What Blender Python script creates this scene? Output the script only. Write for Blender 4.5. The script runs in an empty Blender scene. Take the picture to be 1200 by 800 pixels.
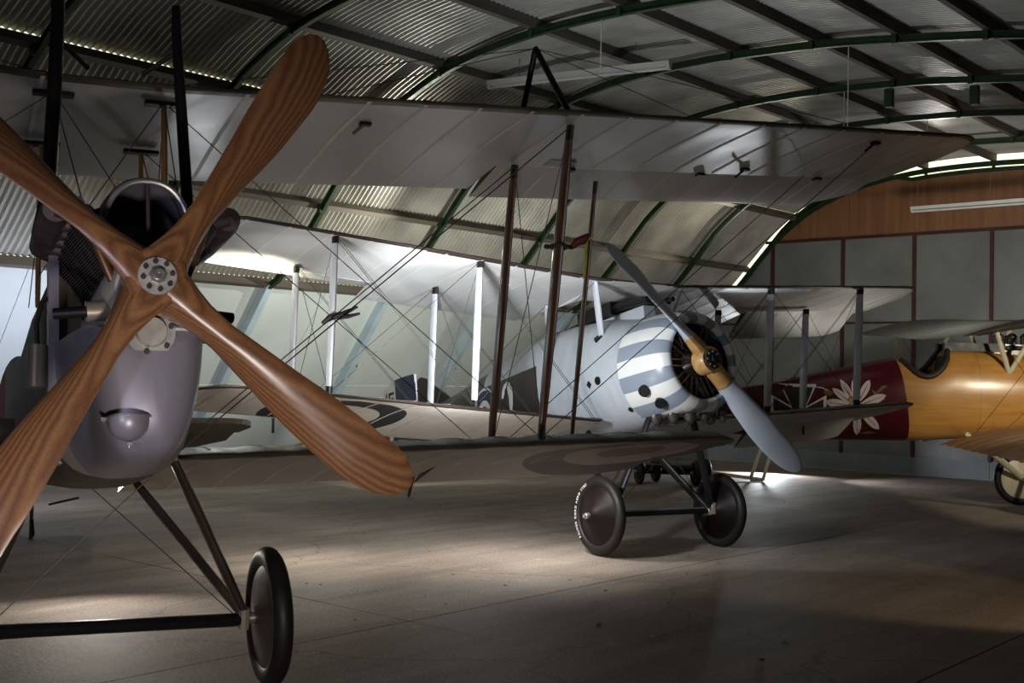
import bpy, bmesh, math, random
import numpy as np
from mathutils import Matrix, Vector
random.seed(7)
pi = math.pi
scn = bpy.context.scene
COL = scn.collection

# ------------------------------------------------------------------ camera
PIT, ROLL, CAMH = .0247, .0204, 1.64
cd = bpy.data.cameras.new('camera'); cam = bpy.data.objects.new('camera', cd); COL.objects.link(cam)
cd.sensor_width = 36; cd.lens = 1403.6/1200*36; cd.clip_start = .05; cd.clip_end = 200
cam.matrix_world = Matrix.Translation((0, 0, CAMH)) @ Matrix.Rotation(pi/2+PIT, 4, 'X') @ Matrix.Rotation(ROLL, 4, 'Z')
scn.camera = cam
# ------------------------------------------------------------------ world (pale daylight seen only through gaps of the shed)
wd = bpy.data.worlds.new('world'); scn.world = wd; wd.use_nodes = True
bg = wd.node_tree.nodes['Background']; bg.inputs[0].default_value = (1., .95, .66, 1); bg.inputs[1].default_value = 1.3
# ------------------------------------------------------------------ view
vs = scn.view_settings
vs.view_transform = 'Standard'; vs.look = 'None'; vs.gamma = 1; vs.use_curve_mapping = False; vs.exposure = 0.28
# ------------------------------------------------------------------ lights (the torches the place was lit with)
def lamp(name, kind, loc, target, power, color, size=.1, spot=60, blend=.6):
    l = bpy.data.lights.new(name, kind); l.energy = power; l.color = color
    if kind == 'AREA': l.size = size
    else: l.shadow_soft_size = size
    if kind == 'SPOT': l.spot_size = math.radians(spot); l.spot_blend = blend
    o = bpy.data.objects.new(name, l); COL.objects.link(o); o.location = loc
    d = Vector(target)-Vector(loc)
    o.rotation_euler = d.to_track_quat('-Z', 'Y').to_euler()
    return o
VIO, WHT, CLD, WRM, YEL = (.84, .80, 1.), (1., .97, .93), (.90, .95, 1.), (1., .72, .42), (1., .92, .72)
lamp('torch_by_camera', 'SPOT', (-2.4, 1.4, 1.6), (-1.5, 5.2, 1.3), 80, VIO, .25, 80, .9)
lamp('torch_low_front', 'SPOT', (-.5, 2.0, .75), (-1.1, 5.0, 1.2), 165, (1., .90, .84), .15, 75, .9)
lamp('torch_right_front', 'SPOT', (2.2, 2.6, 1.2), (1.2, 7.5, 3.0), 22, WHT, .4, 70, .9)
lamp('torch_before_cowl', 'SPOT', (-.65, 8.95, 1.75), (.9, 12.6, 2.0), 270, CLD, .12, 125, .6)
lamp('torch_at_wing_tip', 'POINT', (-2.2, 8.9, 1.78), (0, 0, 0), 9, CLD, .05)
lamp('torch_on_struts', 'SPOT', (-2.05, 8.5, 1.5), (-1.4, 10.6, 2.1), 75, WHT, .03, 75, .8)
lamp('torch_behind_wing', 'SPOT', (-4.3, 12.3, 1.4), (-7.0, 13.9, 1.9), 120, (.70, .77, 1.), .15, 150, .8)
lamp('torch_behind_tail', 'SPOT', (-.4, 14.6, 1.8), (-2.2, 18.0, 2.1), 190, (1, 1, .86), .15, 150, .8)
lamp('torch_on_floor', 'SPOT', (.25, 10.4, 1.0), (.25, 10.45, 0), 62, (1, .95, .86), .05, 142, .8)
lamp('torch_floor_left', 'SPOT', (-1.6, 10.2, .95), (-1.6, 10.1, 0), 38, (1, .95, .84), .05, 145, .8)
lamp('torch_glow', 'POINT', (-.35, 10.2, .9), (0, 0, 0), 12, WHT, .05)
lamp('torch_left_floor', 'SPOT', (-2.9, 8.5, .75), (-2.2, 6.6, 0), 45, (1, .93, .84), .03, 150, .7)
lamp('torch_in_corner', 'SPOT', (4.35, 20.3, .45), (4.0, 19.5, 0), 150, CLD, .1, 160, .5)
lamp('torch_port_wing', 'SPOT', (4.5, 14.7, 1.25), (3.8, 14.0, 2.7), 24, (1, .96, .86), 0., 72, .8)
lamp('torch_wall_foot', 'SPOT', (5.0, 19.2, .5), (8.0, 18.0, .35), 60, (.95, .93, 1), 0., 120, .8)
lamp('torch_on_plywood', 'SPOT', (7.2, 11.0, 2.3), (6.4, 16, 1.4), 330, YEL, .2, 80, .8)
lamp('torch_on_gable', 'SPOT', (5.6, 15.0, 3.0), (6.6, 20, 3.3), 260, WHT, .3, 120, .9)
lamp('torch_warm_floor', 'SPOT', (4.9, 7.0, 1.9), (3.2, 9.2, 0), 70, WRM, .1, 46, .5)
def hp(c, a, z): return (c*.7547+a*.6561, -c*.6561+a*.7547, z)
lamp('torch_up_roof', 'SPOT', (-2.2, 10.4, 2.3), (-4.4, 13.4, 4.4), 150, YEL, .2, 150, .8)
lamp('torch_along_roof', 'SPOT', hp(-9.9, 19.0, 3.5), hp(-11.0, 12.5, 4.3), 520, YEL, 0., 85, .8)
lamp('torch_along_eaves', 'SPOT', hp(-10.6, 11.2, 3.2), hp(-11.4, 5.0, 4.0), 230, (1, .97, .85), 0., 130, .8)
lamp('torch_under_crown', 'SPOT', hp(-7.4, 18.6, 4.5), hp(-6.2, 12.5, 5.9), 120, (1, .96, .9), 0., 62, .9)
lamp('torch_warm_crown', 'SPOT', hp(-4.6, 18.4, 4.2), hp(-5.0, 15.5, 5.8), 40, WRM, 0., 70, .9)

# ------------------------------------------------------------------ materials
MATS = {}
class NT:
    def __init__(s, name):
        s.m = bpy.data.materials.new(name); s.m.use_nodes = True
        s.t = s.m.node_tree; s.n = s.t.nodes; s.b = s.n['Principled BSDF']
    def add(s, t, **k):
        n = s.n.new(t)
        for a, v in k.items(): setattr(n, a, v)
        return n
    def link(s, a, b): s.t.links.new(a, b)
    def val(s, x, node, i):
        if hasattr(x, 'is_output'): s.link(x, node.inputs[i])
        else: node.inputs[i].default_value = x
    def math(s, op, a, b=0., c=None, clamp=False):
        n = s.add('ShaderNodeMath', operation=op); n.use_clamp = clamp
        s.val(a, n, 0); s.val(b, n, 1)
        if c is not None: s.val(c, n, 2)
        return n.outputs[0]
    def mix(s, f, a, b, mode='MIX'):
        n = s.add('ShaderNodeMix', data_type='RGBA', blend_type=mode)
        for x, i in ((f, 0), (a, 6), (b, 7)):
            if isinstance(x, tuple): x = (*x, 1)[:4]
            s.val(x, n, i)
        return n.outputs[2]
    def coord(s, stretch=(1, 1, 1), kind='Object'):
        tc = s.add('ShaderNodeTexCoord'); mp = s.add('ShaderNodeMapping')
        mp.inputs['Scale'].default_value = stretch
        s.link(tc.outputs[kind], mp.inputs[0]); return mp.outputs[0]
    def xyz(s, v):
        n = s.add('ShaderNodeSeparateXYZ'); s.link(v, n.inputs[0]); return n.outputs
    def noise(s, vec, scale, detail=4, rough=.55):
        n = s.add('ShaderNodeTexNoise'); n.inputs['Scale'].default_value = scale
        n.inputs['Detail'].default_value = detail; n.inputs['Roughness'].default_value = rough
        s.link(vec, n.inputs['Vector']); return n.outputs['Fac']
    def ramp(s, f, stops, interp='LINEAR'):
        n = s.add('ShaderNodeValToRGB'); r = n.color_ramp; r.interpolation = interp
        while len(r.elements) < len(stops): r.elements.new(.5)
        for e, (p, c) in zip(r.elements, stops): e.position = p; e.color = (*c, 1)[:4]
        s.link(f, n.inputs[0]); return n.outputs[0]
    def bump(s, h, strength=.3, dist=.01):
        n = s.add('ShaderNodeBump'); n.inputs['Strength'].default_value = strength; n.inputs['Distance'].default_value = dist
        s.link(h, n.inputs['Height']); s.link(n.outputs[0], s.b.inputs['Normal'])
    def done(s, col, rough=.5, metal=0., spec=None):
        if isinstance(col, tuple): s.b.inputs['Base Color'].default_value = (*col, 1)[:4]
        else: s.link(col, s.b.inputs['Base Color'])
        s.val(rough, s.b, s.b.inputs.find('Roughness')); s.b.inputs['Metallic'].default_value = metal
        if spec is not None: s.b.inputs['Specular IOR Level'].default_value = spec
        MATS[s.m.name] = s.m; return s.m

def M(name, col, rough=.55, metal=0., var=.25, scale=6., bump=0., stretch=(1, 1, 1)):
    if name in MATS: return MATS[name]
    t = NT(name); v = t.coord(stretch); n = t.noise(v, scale)
    a = tuple(c*(1-var) for c in col); b = tuple(min(1, c*(1+var)) for c in col)
    c = t.mix(t.math('MULTIPLY_ADD', n, 2.2, -.6, True), a, b)
    if bump: t.bump(t.noise(v, scale*6), bump, .004)
    r = t.math('MULTIPLY_ADD', t.noise(v, scale*2.3), .3, rough-.15, True)
    return t.done(c, r, metal)

def wood(name, c1, c2, scale=1., axis=2, rough=.35):
    if name in MATS: return MATS[name]
    st = [14., 14., 14.]; st[axis] = .8
    t = NT(name); v = t.coord(tuple(x*scale for x in st)); n = t.noise(v, 1.6, 6, .6)
    n2 = t.noise(t.coord(tuple(x*scale*3 for x in st)), 2.5, 3)
    f = t.math('MULTIPLY_ADD', n, 2.6, -.8, True)
    c = t.mix(f, c1, c2); c = t.mix(t.math('MULTIPLY', n2, .35), c, tuple(x*.35 for x in c1))
    return t.done(c, rough)

WALNUT = (.10, .032, .012); MAHOG = (.36, .14, .045)
def prop_wood():
    t = NT('laminated_wood'); v = t.coord(); x = t.xyz(v)
    g = t.noise(t.coord((5, 5, 5)), 1.2, 4)
    lay = t.math('ADD', t.math('MULTIPLY', x[1], 1/.0125), t.math('MULTIPLY', g, .9))
    fr = t.math('FRACT', lay); f = t.math('GREATER_THAN', fr, .5)
    sm = t.math('SMOOTH_MIN', t.math('MULTIPLY', t.math('ABSOLUTE', t.math('SUBTRACT', fr, .5)), 2.), 1., .1)
    gr = t.noise(t.coord((60, 60, 60)), 1.5, 5)
    c = t.mix(sm, (.17, .075, .034), (.36, .178, .078))
    c = t.mix(t.math('MULTIPLY', gr, .55), c, (.06, .022, .01))
    return t.done(c, .28)
prop_wood()

def roundel(name, base, cx, cy, rings, var=.12, rough=.6, weave=True):
    "fabric with a painted roundel at (cx, cy) of the wing; rings = [(radius, colour), ...] from the outside in"
    t = NT(name); v = t.coord(); x = t.xyz(v)
    dx = t.math('SUBTRACT', x[0], cx); dy = t.math('SUBTRACT', x[1], cy)
    r = t.math('SQRT', t.math('ADD', t.math('MULTIPLY', dx, dx), t.math('MULTIPLY', dy, dy)))
    n = t.noise(t.coord((1.2, 1.2, 1.2)), 1.6, 5)
    c = t.mix(t.math('MULTIPLY_ADD', n, 2, -.5, True), tuple(k*(1-var) for k in base), tuple(k*(1+var) for k in base))
    for rad, colr in rings:
        c = t.mix(t.math('LESS_THAN', r, rad), c, colr)
    t.bump(t.noise(t.coord((120, 120, 120)), 2), .08, .002)
    return t.done(c, rough)

# ------------------------------------------------------------------ mesh builder
class MB:
    def __init__(s): s.v = []; s.f = []; s.mi = []
    def quad(s, a, b, c, d, m=0): s.f.append((a, b, c, d)); s.mi.append(m)
    def face(s, f, m=0): s.f.append(tuple(f)); s.mi.append(m)
    def box(s, c, size, R=None, m=0):
        b = len(s.v); c = np.array(c, float); h = np.array(size)/2
        for i in range(8):
            p = np.array([h[0]*(1 if i & 1 else -1), h[1]*(1 if i & 2 else -1), h[2]*(1 if i & 4 else -1)])
            if R is not None: p = R @ p
            s.v.append(tuple(c+p))
        for q in ((0, 2, 3, 1), (4, 5, 7, 6), (0, 1, 5, 4), (2, 6, 7, 3), (0, 4, 6, 2), (1, 3, 7, 5)):
            s.face([b+k for k in q], m)
        return s
    def grid(s, rows, close=False, m=0, flip=False):
        "rows: list of equally long point lists"
        b = len(s.v); n = len(rows[0])
        for r in rows: s.v += [tuple(map(float, p)) for p in r]
        for i in range(len(rows)-1):
            for j in range(n if close else n-1):
                j2 = (j+1) % n; q = (b+i*n+j, b+i*n+j2, b+(i+1)*n+j2, b+(i+1)*n+j)
                mm = m(i, j) if callable(m) else m
                s.face(q[::-1] if flip else q, mm)
        return b, n
    def loft(s, rows, m=0, caps=True, flip=False):
        b, n = s.grid(rows, True, m, flip); k = len(rows)
        if caps:
            mm = 0 if callable(m) else m
            c1 = tuple(range(b, b+n)); c2 = tuple(range(b+(k-1)*n, b+k*n))
            s.face(c1 if flip else c1[::-1], mm); s.face(c2[::-1] if flip else c2, mm)
        return s
    def tube(s, pts, rad, n=8, m=0, caps=True):
        pts = [np.array(p, float) for p in pts]; rows = []; up = None
        for i, p in enumerate(pts):
            d = pts[min(i+1, len(pts)-1)]-pts[max(i-1, 0)]; d = d/np.linalg.norm(d)
            if up is None:
                up = np.array([0, 0, 1.]) if abs(d[2]) < .9 else np.array([1., 0, 0])
            x = np.cross(up, d); x /= np.linalg.norm(x); y = np.cross(d, x); up = y
            r = rad[i] if hasattr(rad, '__len__') else rad
            rows.append([p+r*(math.cos(2*pi*k/n)*x+math.sin(2*pi*k/n)*y) for k in range(n)])
        return s.loft(rows, m, caps)
    def lathe(s, prof, o=(0, 0, 0), axis=(0, 1, 0), n=24, m=0, caps=True):
        "prof: [(distance along axis, radius)]"
        d = np.array(axis, float); d /= np.linalg.norm(d); o = np.array(o, float)
        u = np.array([0, 0, 1.]) if abs(d[2]) < .9 else np.array([1., 0, 0])
        x = np.cross(u, d); x /= np.linalg.norm(x); y = np.cross(d, x)
        rows = [[o+d*a+r*(math.cos(2*pi*k/n)*x+math.sin(2*pi*k/n)*y) for k in range(n)] for a, r in prof]
        return s.loft(rows, m, caps)
    def build(s, name, mats, parent=None, smooth=True, kind=None):
        me = bpy.data.meshes.new(name); me.from_pydata(s.v, [], s.f)
        if not isinstance(mats, (list, tuple)): mats = [mats]
        for m in mats: me.materials.append(MATS[m] if isinstance(m, str) else m)
        if len(mats) > 1: me.polygons.foreach_set('material_index', s.mi)
        bm = bmesh.new(); bm.from_mesh(me); bmesh.ops.recalc_face_normals(bm, faces=bm.faces)
        bm.to_mesh(me); bm.free()
        if smooth:
            me.polygons.foreach_set('use_smooth', [True]*len(me.polygons)); me.set_sharp_from_angle(angle=math.radians(38))
        return link(name, me, parent, kind)

BASE = {}
def link(name, data, parent=None, kind=None):
    o = bpy.data.objects.new(name, data); COL.objects.link(o)
    if parent is not None:
        o.parent = parent
        b = BASE.get(parent.name)
        if b is not None: o.location = tuple(-x for x in b)
    if kind: o['kind'] = kind
    return o
def tag(o, label=None, cat=None, group=None, kind=None):
    for k, v in (('label', label), ('category', cat), ('group', group), ('kind', kind)):
        if v: o[k] = v
    return o
def frame(name, R, origin, base):
    "an Empty at the thing's base; parts are modelled in the frame (R, origin)"
    o = bpy.data.objects.new(name, None); COL.objects.link(o); o.empty_display_size = .2
    R = np.array(R); p = np.array(origin)+R @ np.array(base, float)
    m = Matrix.Identity(4)
    for i in range(3):
        for j in range(3): m[i][j] = R[i][j]
        m[i][3] = p[i]
    o.matrix_world = m; BASE[o.name] = tuple(base)
    return o
UNIT = {}
def rod(name, p, q, r, m, parent, n=8):
    "a straight round rod on shared unit-cylinder data"
    key = (m, n)
    if key not in UNIT:
        mb = MB(); mb.lathe([(0, 1), (1, 1)], axis=(0, 0, 1), n=n); t = mb.build('rod', m); UNIT[key] = t.data
        bpy.data.objects.remove(t)
    p = np.array(p, float); q = np.array(q, float); d = q-p; L = float(np.linalg.norm(d))
    o = bpy.data.objects.new(name, UNIT[key]); COL.objects.link(o); o.parent = parent
    b = np.array(BASE.get(parent.name, (0, 0, 0)))
    Q = Vector(d/L).to_track_quat('Z', 'Y').to_matrix().to_4x4()
    o.matrix_local = Matrix.Translation(Vector(p-b)) @ Q @ Matrix.Diagonal((r, r, L, 1))
    return o
def rotm(yaw, tau, b=0.):
    c, s = math.cos(yaw), math.sin(yaw)
    port = np.array([c, s, 0]); aft = np.array([-s, c, 0]); up = np.array([0, 0, 1.])
    a = aft*math.cos(tau)-up*math.sin(tau); u = up*math.cos(tau)+aft*math.sin(tau)
    port, u = port*math.cos(b)+u*math.sin(b), u*math.cos(b)-port*math.sin(b)
    return np.stack([port, a, u], 1)

# ================================================================== HANGAR
PSI = math.radians(41)
def hframe(name, kind='structure'):
    o = bpy.data.objects.new(name, None); COL.objects.link(o); o.rotation_euler = (0, 0, -PSI); o['kind'] = kind
    return o
PROF = np.array([(-12.5, 2.75), (-12.1, 3.12), (-11.7, 3.52), (-11.3, 3.97), (-11, 4.28), (-10.5, 4.66), (-10.06, 4.9), (-9.3, 5.17), (-8.3, 5.33), (-7.2, 5.37),
                 (-6, 5.33), (-5.1, 5.25), (-3.6, 5.05), (-2, 4.7), (-.4, 4.2), (1, 3.6), (2.2, 2.9)])
def prof_dense():
    out = []
    P = PROF
    for i in range(len(P)-1):
        p0 = P[max(i-1, 0)]; p1 = P[i]; p2 = P[i+1]; p3 = P[min(i+2, len(P)-1)]
        for k in range(8):
            t = k/8; out.append(.5*((2*p1)+(-p0+p2)*t+(2*p0-5*p1+4*p2-p3)*t*t+(-p0+3*p1-3*p2+p3)*t**3))
    out.append(P[-1]); return np.array(out)
PD = prof_dense()
def pz(c): return float(np.interp(c, PD[:, 0], PD[:, 1]))
def pn(c):
    e = .05; d = np.array([2*e, pz(c+e)-pz(c-e)]); d /= np.linalg.norm(d); return np.array([-d[1], d[0]])  # outward/up
M('corrugated_steel', (.36, .355, .32), .45, .25, .35, 1.3)
M('purlin_wood', (.10, .085, .068), .85, 0, .4, 4, .3, (1, .15, 1))
M('green_steel', (.014, .036, .012), .5, .2, .35, 5)
M('wall_panel', (.55, .60, .60), .6, 0, .10, .8)
M('pale_blue_steel', (.42, .52, .60), .5, .1, .15, 3)
M('concrete_plinth', (.16, .15, .12), .9, 0, .3, 5, .3)
PURL = [-12.5, -11.55, -10.57, -9.47, -8.1, -6.95, -5.95, -5.02, -4.1, -3.0, -1.8, -.6, .7, 2.2]
BAY0, BAY, NB = -5.15, 2.1, 12         # ribs at BAY0 + k*BAY
A1 = BAY0+BAY*NB                       # 20.05: the end wall
ceiling = hframe('ceiling')
def sheet_mesh(i):
    c0, c1 = PURL[i], PURL[i+1]; n = 5; rows = []
    steps = 28*6
    for k in range(steps+1):
        a = BAY*k/steps; w = .017*math.sin(2*pi*a/.075); r = []
        for j in range(n+1):
            c = c0+(c1-c0)*j/n; nn = pn(c); off = w+.02+({2: .035, 0: .0, 1: .010}.get(i, 0) if j == 0 else 0)
            r.append((c+nn[0]*off, a, pz(c)+nn[1]*off))
        rows.append(r)
    mb = MB(); mb.grid(rows); o = mb.build('corrugated_sheet', 'corrugated_steel', ceiling); me = o.data
    me.polygons.foreach_set('use_smooth', [True]*len(me.polygons))
    bpy.data.objects.remove(o); return me
for i in range(len(PURL)-1):
    me = sheet_mesh(i)
    for b in range(NB):
        o = link('corrugated_sheet', me, ceiling); o.location = (0, BAY0+b*BAY, 0)
for c in PURL[:-1]:
    nn = pn(c); w = .036; h = .11; t = np.array([nn[1], -nn[0]])
    q = [np.array([c, pz(c)])+t*a*w+nn*(-b*h+.005) for a, b in ((-1, 0), (1, 0), (1, 1), (-1, 1))]
    mb = MB(); mb.loft([[(p[0], a, p[1]) for p in q] for a in (BAY0, A1)]); mb.build('purlin', 'purlin_wood', ceiling, False)
def rib_mesh():
    rows = []
    for c in np.linspace(-12.6, 2.2, 70):
        nn = pn(c); p = np.array([c, pz(c)])-nn*.11
        rows.append([(p[0]+nn[0]*z, y, p[1]+nn[1]*z) for y, z in ((-.028, 0), (.028, 0), (.028, -.014), (.009, -.014), (.009, -.066), (.028, -.066), (.028, -.08), (-.028, -.08), (-.028, -.066), (-.009, -.066), (-.009, -.014), (-.028, -.014))])
    mb = MB(); mb.loft(rows); o = mb.build('arch_rib', 'green_steel', ceiling); me = o.data; bpy.data.objects.remove(o); return me
rme = rib_mesh()
for k in range(NB+1):
    o = link('arch_rib', rme, ceiling); o.location = (0, BAY0+k*BAY-(.08 if k == NB else 0), 0)
    for c in PURL[1:-2]:                                       # cleats that tie purlins to the rib
        if k < 4: continue
        nn = pn(c); mb = MB(); p = np.array([c, pz(c)])-nn*.15
        mb.box((p[0], BAY0+k*BAY-.045, p[1]), (.05, .035, .11)); mb.build('purlin_cleat', 'green_steel', ceiling, False)
# lower left wall: leans outwards to the floor
wall_l = hframe('wall_left')
WB, WT = np.array([-14.6, 0.]), np.array([-12.52, 2.75])
def wl(s, a, off=0.):
    d = WT-WB; n = np.array([d[1], -d[0]])/np.linalg.norm(d); p = WB+d*s+n*off; return (p[0], a, p[1])
for b in range(NB):
    a0 = BAY0+b*BAY
    for s0, s1 in ((0.07, .5), (.5, 1.)):
        for h0, h1 in ((0, .5), (.5, 1)):
            mb = MB(); aa = a0+BAY*h0+.004; ab = a0+BAY*h1-.004; g = .002
            mb.loft([[wl(s0+g, aa, o), wl(s1-g, aa, o), wl(s1-g, ab, o), wl(s0+g, ab, o)] for o in (-.03, .0)])
            mb.build('panel', 'wall_panel', wall_l, False)
for k in range(NB+1):
    a0 = BAY0+k*BAY; mb = MB()
    mb.loft([[wl(s, a0-.05, 0.001), wl(s, a0+.05, 0.001), wl(s, a0+.05, .13), wl(s, a0-.05, .13)] for s in (0, 1.0)])
    mb.build('stanchion', 'pale_blue_steel', wall_l, False)
    for s in (.28, .62):
        mb = MB(); mb.box(wl(s, a0+.09, .05), (.05, .1, .05)); mb.build('stanchion_cleat', 'green_steel', wall_l, False)
mb = MB(); mb.loft([[(-14.75, a, -.02), (-14.42, a, -.02), (-14.40, a, .19), (-14.75, a, .19)] for a in (BAY0, A1)])
o = mb.build('baseboard_left', 'concrete_plinth', None, False, 'structure'); o.rotation_euler = (0, 0, -PSI)
# end wall: plywood gable over grey door leaves in dark red frames
wall_e = hframe('wall_end')
M('grey_sheet', (.17, .18, .175), .45, .15, .22, 1.2)
wood('gable_ply', (.20, .085, .035), (.30, .14, .06), .5, 2, .6)
M('red_oxide', (.055, .012, .010), .6, .1, .3, 4)
M('door_base', (.24, .28, .30), .55, 0, .15, 2)
HZ = 4.14
posts = [-12.35, -11.0, -9.6, -8.29, -6.98, -5.67, -4.36, -3.05, -1.74, -.43, .88, 2.19]
def arch_top(c): return pz(c)-float(np.interp(c, [-10.9, -10.75, -8.9, -8.4], [.15, .04, .04, .24]))
for c0, c1 in zip(posts[:-1], posts[1:]):
    for z0, z1 in ((.30, 2.61), (2.63, HZ-.0)):
        n = 6; cs = np.linspace(c0+.03, c1-.03, n+1)
        tp = [min(z1, arch_top(c)) for c in cs]
        if max(tp) <= z0+.1: continue
        ring = [(cs[0], z0), (cs[-1], z0)]+[(c, max(t, z0+.01)) for c, t in zip(cs[::-1], tp[::-1])]
        mb = MB(); mb.loft([[(c, y, z) for c, z in ring] for y in (A1+.04, A1+.01)]); mb.build('door_panel', 'grey_sheet', wall_e, False)
    mb = MB(); mb.box(((c0+c1)/2, A1+.02, .16), (c1-c0-.01, .06, .31)); mb.build('kick_board', 'door_base', wall_e, False)
    mb = MB(); mb.box(((c0+c1)/2, A1+.02, 2.62), (c1-c0-.05, .05, .035)); mb.build('door_rail', 'red_oxide', wall_e, False)
for c in posts:
    t = min(HZ, arch_top(c)); mb = MB(); mb.box((c, A1+.01, (t+.3)/2), (.055, .07, t-.3)); mb.build('door_post', 'red_oxide', wall_e, False)
mb = MB(); ring = [(-14.8, 0), (-12.36, 0), (-12.36, pz(-12.36)-.02), (-12.5, 2.78), (-12.72, 2.60)]
mb.loft([[(c, y, z) for c, z in ring] for y in (A1+.04, A1+.01)]); mb.build('door_panel', 'grey_sheet', wall_e, False)
gs = [-11.1, -9.47, -8.25, -7.03, -5.8, -4.6, -3.4, -2.2, -1, .1]
for c0, c1 in zip(gs[:-1], gs[1:]):
    cs = np.linspace(c0+.004, c1-.004, 9); ring = [(cs[0], HZ), (cs[-1], HZ)]+[(c, max(arch_top(c), HZ+.01)) for c in cs[::-1]]
    mb = MB(); mb.loft([[(c, y, z) for c, z in ring] for y in (A1+.05, A1+.02)]); mb.build('gable_board', 'gable_ply', wall_e, False)
mb = MB(); mb.box((-5, A1, HZ), (12.3, .06, .05)); mb.build('header_rail', 'red_oxide', wall_e, False)
mb = MB(); mb.loft([[(c+pn(c)[0]*o, A1+y, arch_top(c)+pn(c)[1]*o) for y, o in ((-.03, -.03), (.06, -.03), (.06, .035), (-.03, .035))] for c in np.linspace(-11.9, 1.5, 50)])
mb.build('gable_channel', 'green_steel', wall_e, False)
# walls behind and beside the camera close the shed
for nm, pts in (('wall_right', [(2.25, BAY0-.3), (2.25, A1+.2)]), ('wall_front', [(-15.2, BAY0), (3, BAY0)])):
    mb = MB(); (x0, y0), (x1, y1) = pts; z1 = 2.95 if nm == 'wall_right' else 5.6
    mb.box(((x0+x1)/2, (y0+y1)/2, z1/2), (abs(x1-x0)+.1, abs(y1-y0)+.1, z1)); o = mb.build(nm, 'purlin_wood', None, False, 'structure'); o.rotation_euler = (0, 0, -PSI)
# floor: cast concrete bays with joints along the shed
def floor_mat():
    t = NT('floor_concrete'); v = t.coord((1, 1, 1))
    n1 = t.noise(v, .55, 6, .6); n2 = t.noise(t.coord((3, .35, 1)), 1.1, 5, .6); n3 = t.noise(v, 26, 6, .7); n4 = t.noise(v, 4, 8, .7)
    c = t.mix(t.math('MULTIPLY_ADD', n1, 2.4, -.7, True), (.165, .128, .105), (.38, .315, .265))
    c = t.mix(t.math('MULTIPLY_ADD', n2, 2.2, -.85, True), c, (.105, .078, .064))
    c = t.mix(t.math('MULTIPLY_ADD', n4, 5, -2.9, True), c, (.37, .34, .29))
    c = t.mix(t.math('MULTIPLY_ADD', n3, 5, -2.9, True), c, (.05, .043, .035))
    n5 = t.noise(t.coord((9, 2.2, 1)), 1.7, 8, .75); c = t.mix(t.math('MULTIPLY_ADD', n5, 7, -4.1, True), c, (.055, .046, .037))
    n6 = t.noise(v, 75, 3, .6); c = t.mix(t.math('MULTIPLY_ADD', n6, 4, -2.0, True), c, (.46, .41, .36))
    n7 = t.noise(v, 48, 4, .7); c = t.mix(t.math('MULTIPLY_ADD', n7, 5, -2.7, True), c, (.06, .05, .04))
    vo = t.add('ShaderNodeTexVoronoi', feature='DISTANCE_TO_EDGE'); vo.inputs['Scale'].default_value = .33
    wv = t.add('ShaderNodeVectorMath', operation='ADD'); t.link(v, wv.inputs[0])
    nn = t.add('ShaderNodeTexNoise'); nn.inputs['Scale'].default_value = 1.3; nn.inputs['Detail'].default_value = 6; t.link(v, nn.inputs['Vector'])
    t.link(nn.outputs['Color'], wv.inputs[1]); t.link(wv.outputs[0], vo.inputs['Vector'])
    crack = t.math('LESS_THAN', vo.outputs['Distance'], .004)
    c = t.mix(t.math('MULTIPLY', crack, .35), c, (.03, .025, .02))
    t.bump(t.math('ADD', n3, t.math('MULTIPLY', n4, 1.5)), .6, .008)
    return t.done(c, t.math('MULTIPLY_ADD', n1, .35, .5), 0, .35)
floor_mat()
floor = hframe('floor')
cj = [-15.4, -11.6, -8.6, -5.62, -2.6, .4, 3.2]; aj = [-5.6, -2.5, 1.5, 5.5, 9.5, 13.5, 17.5, 20.6]
for c0, c1 in zip(cj[:-1], cj[1:]):
    for a0, a1 in zip(aj[:-1], aj[1:]):
        mb = MB(); mb.box(((c0+c1)/2, (a0+a1)/2, -.06), (c1-c0-.012, a1-a0-.012, .12)); o = mb.build('concrete_slab', 'floor_concrete', floor, False)
        # shift every slab's own texture space by its place: object coordinates are the floor's
mb = MB(); mb.box((-6, 7.5, -.16), (20, 27, .06)); mb.build('sub_base', 'concrete_plinth', floor, False)

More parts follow.
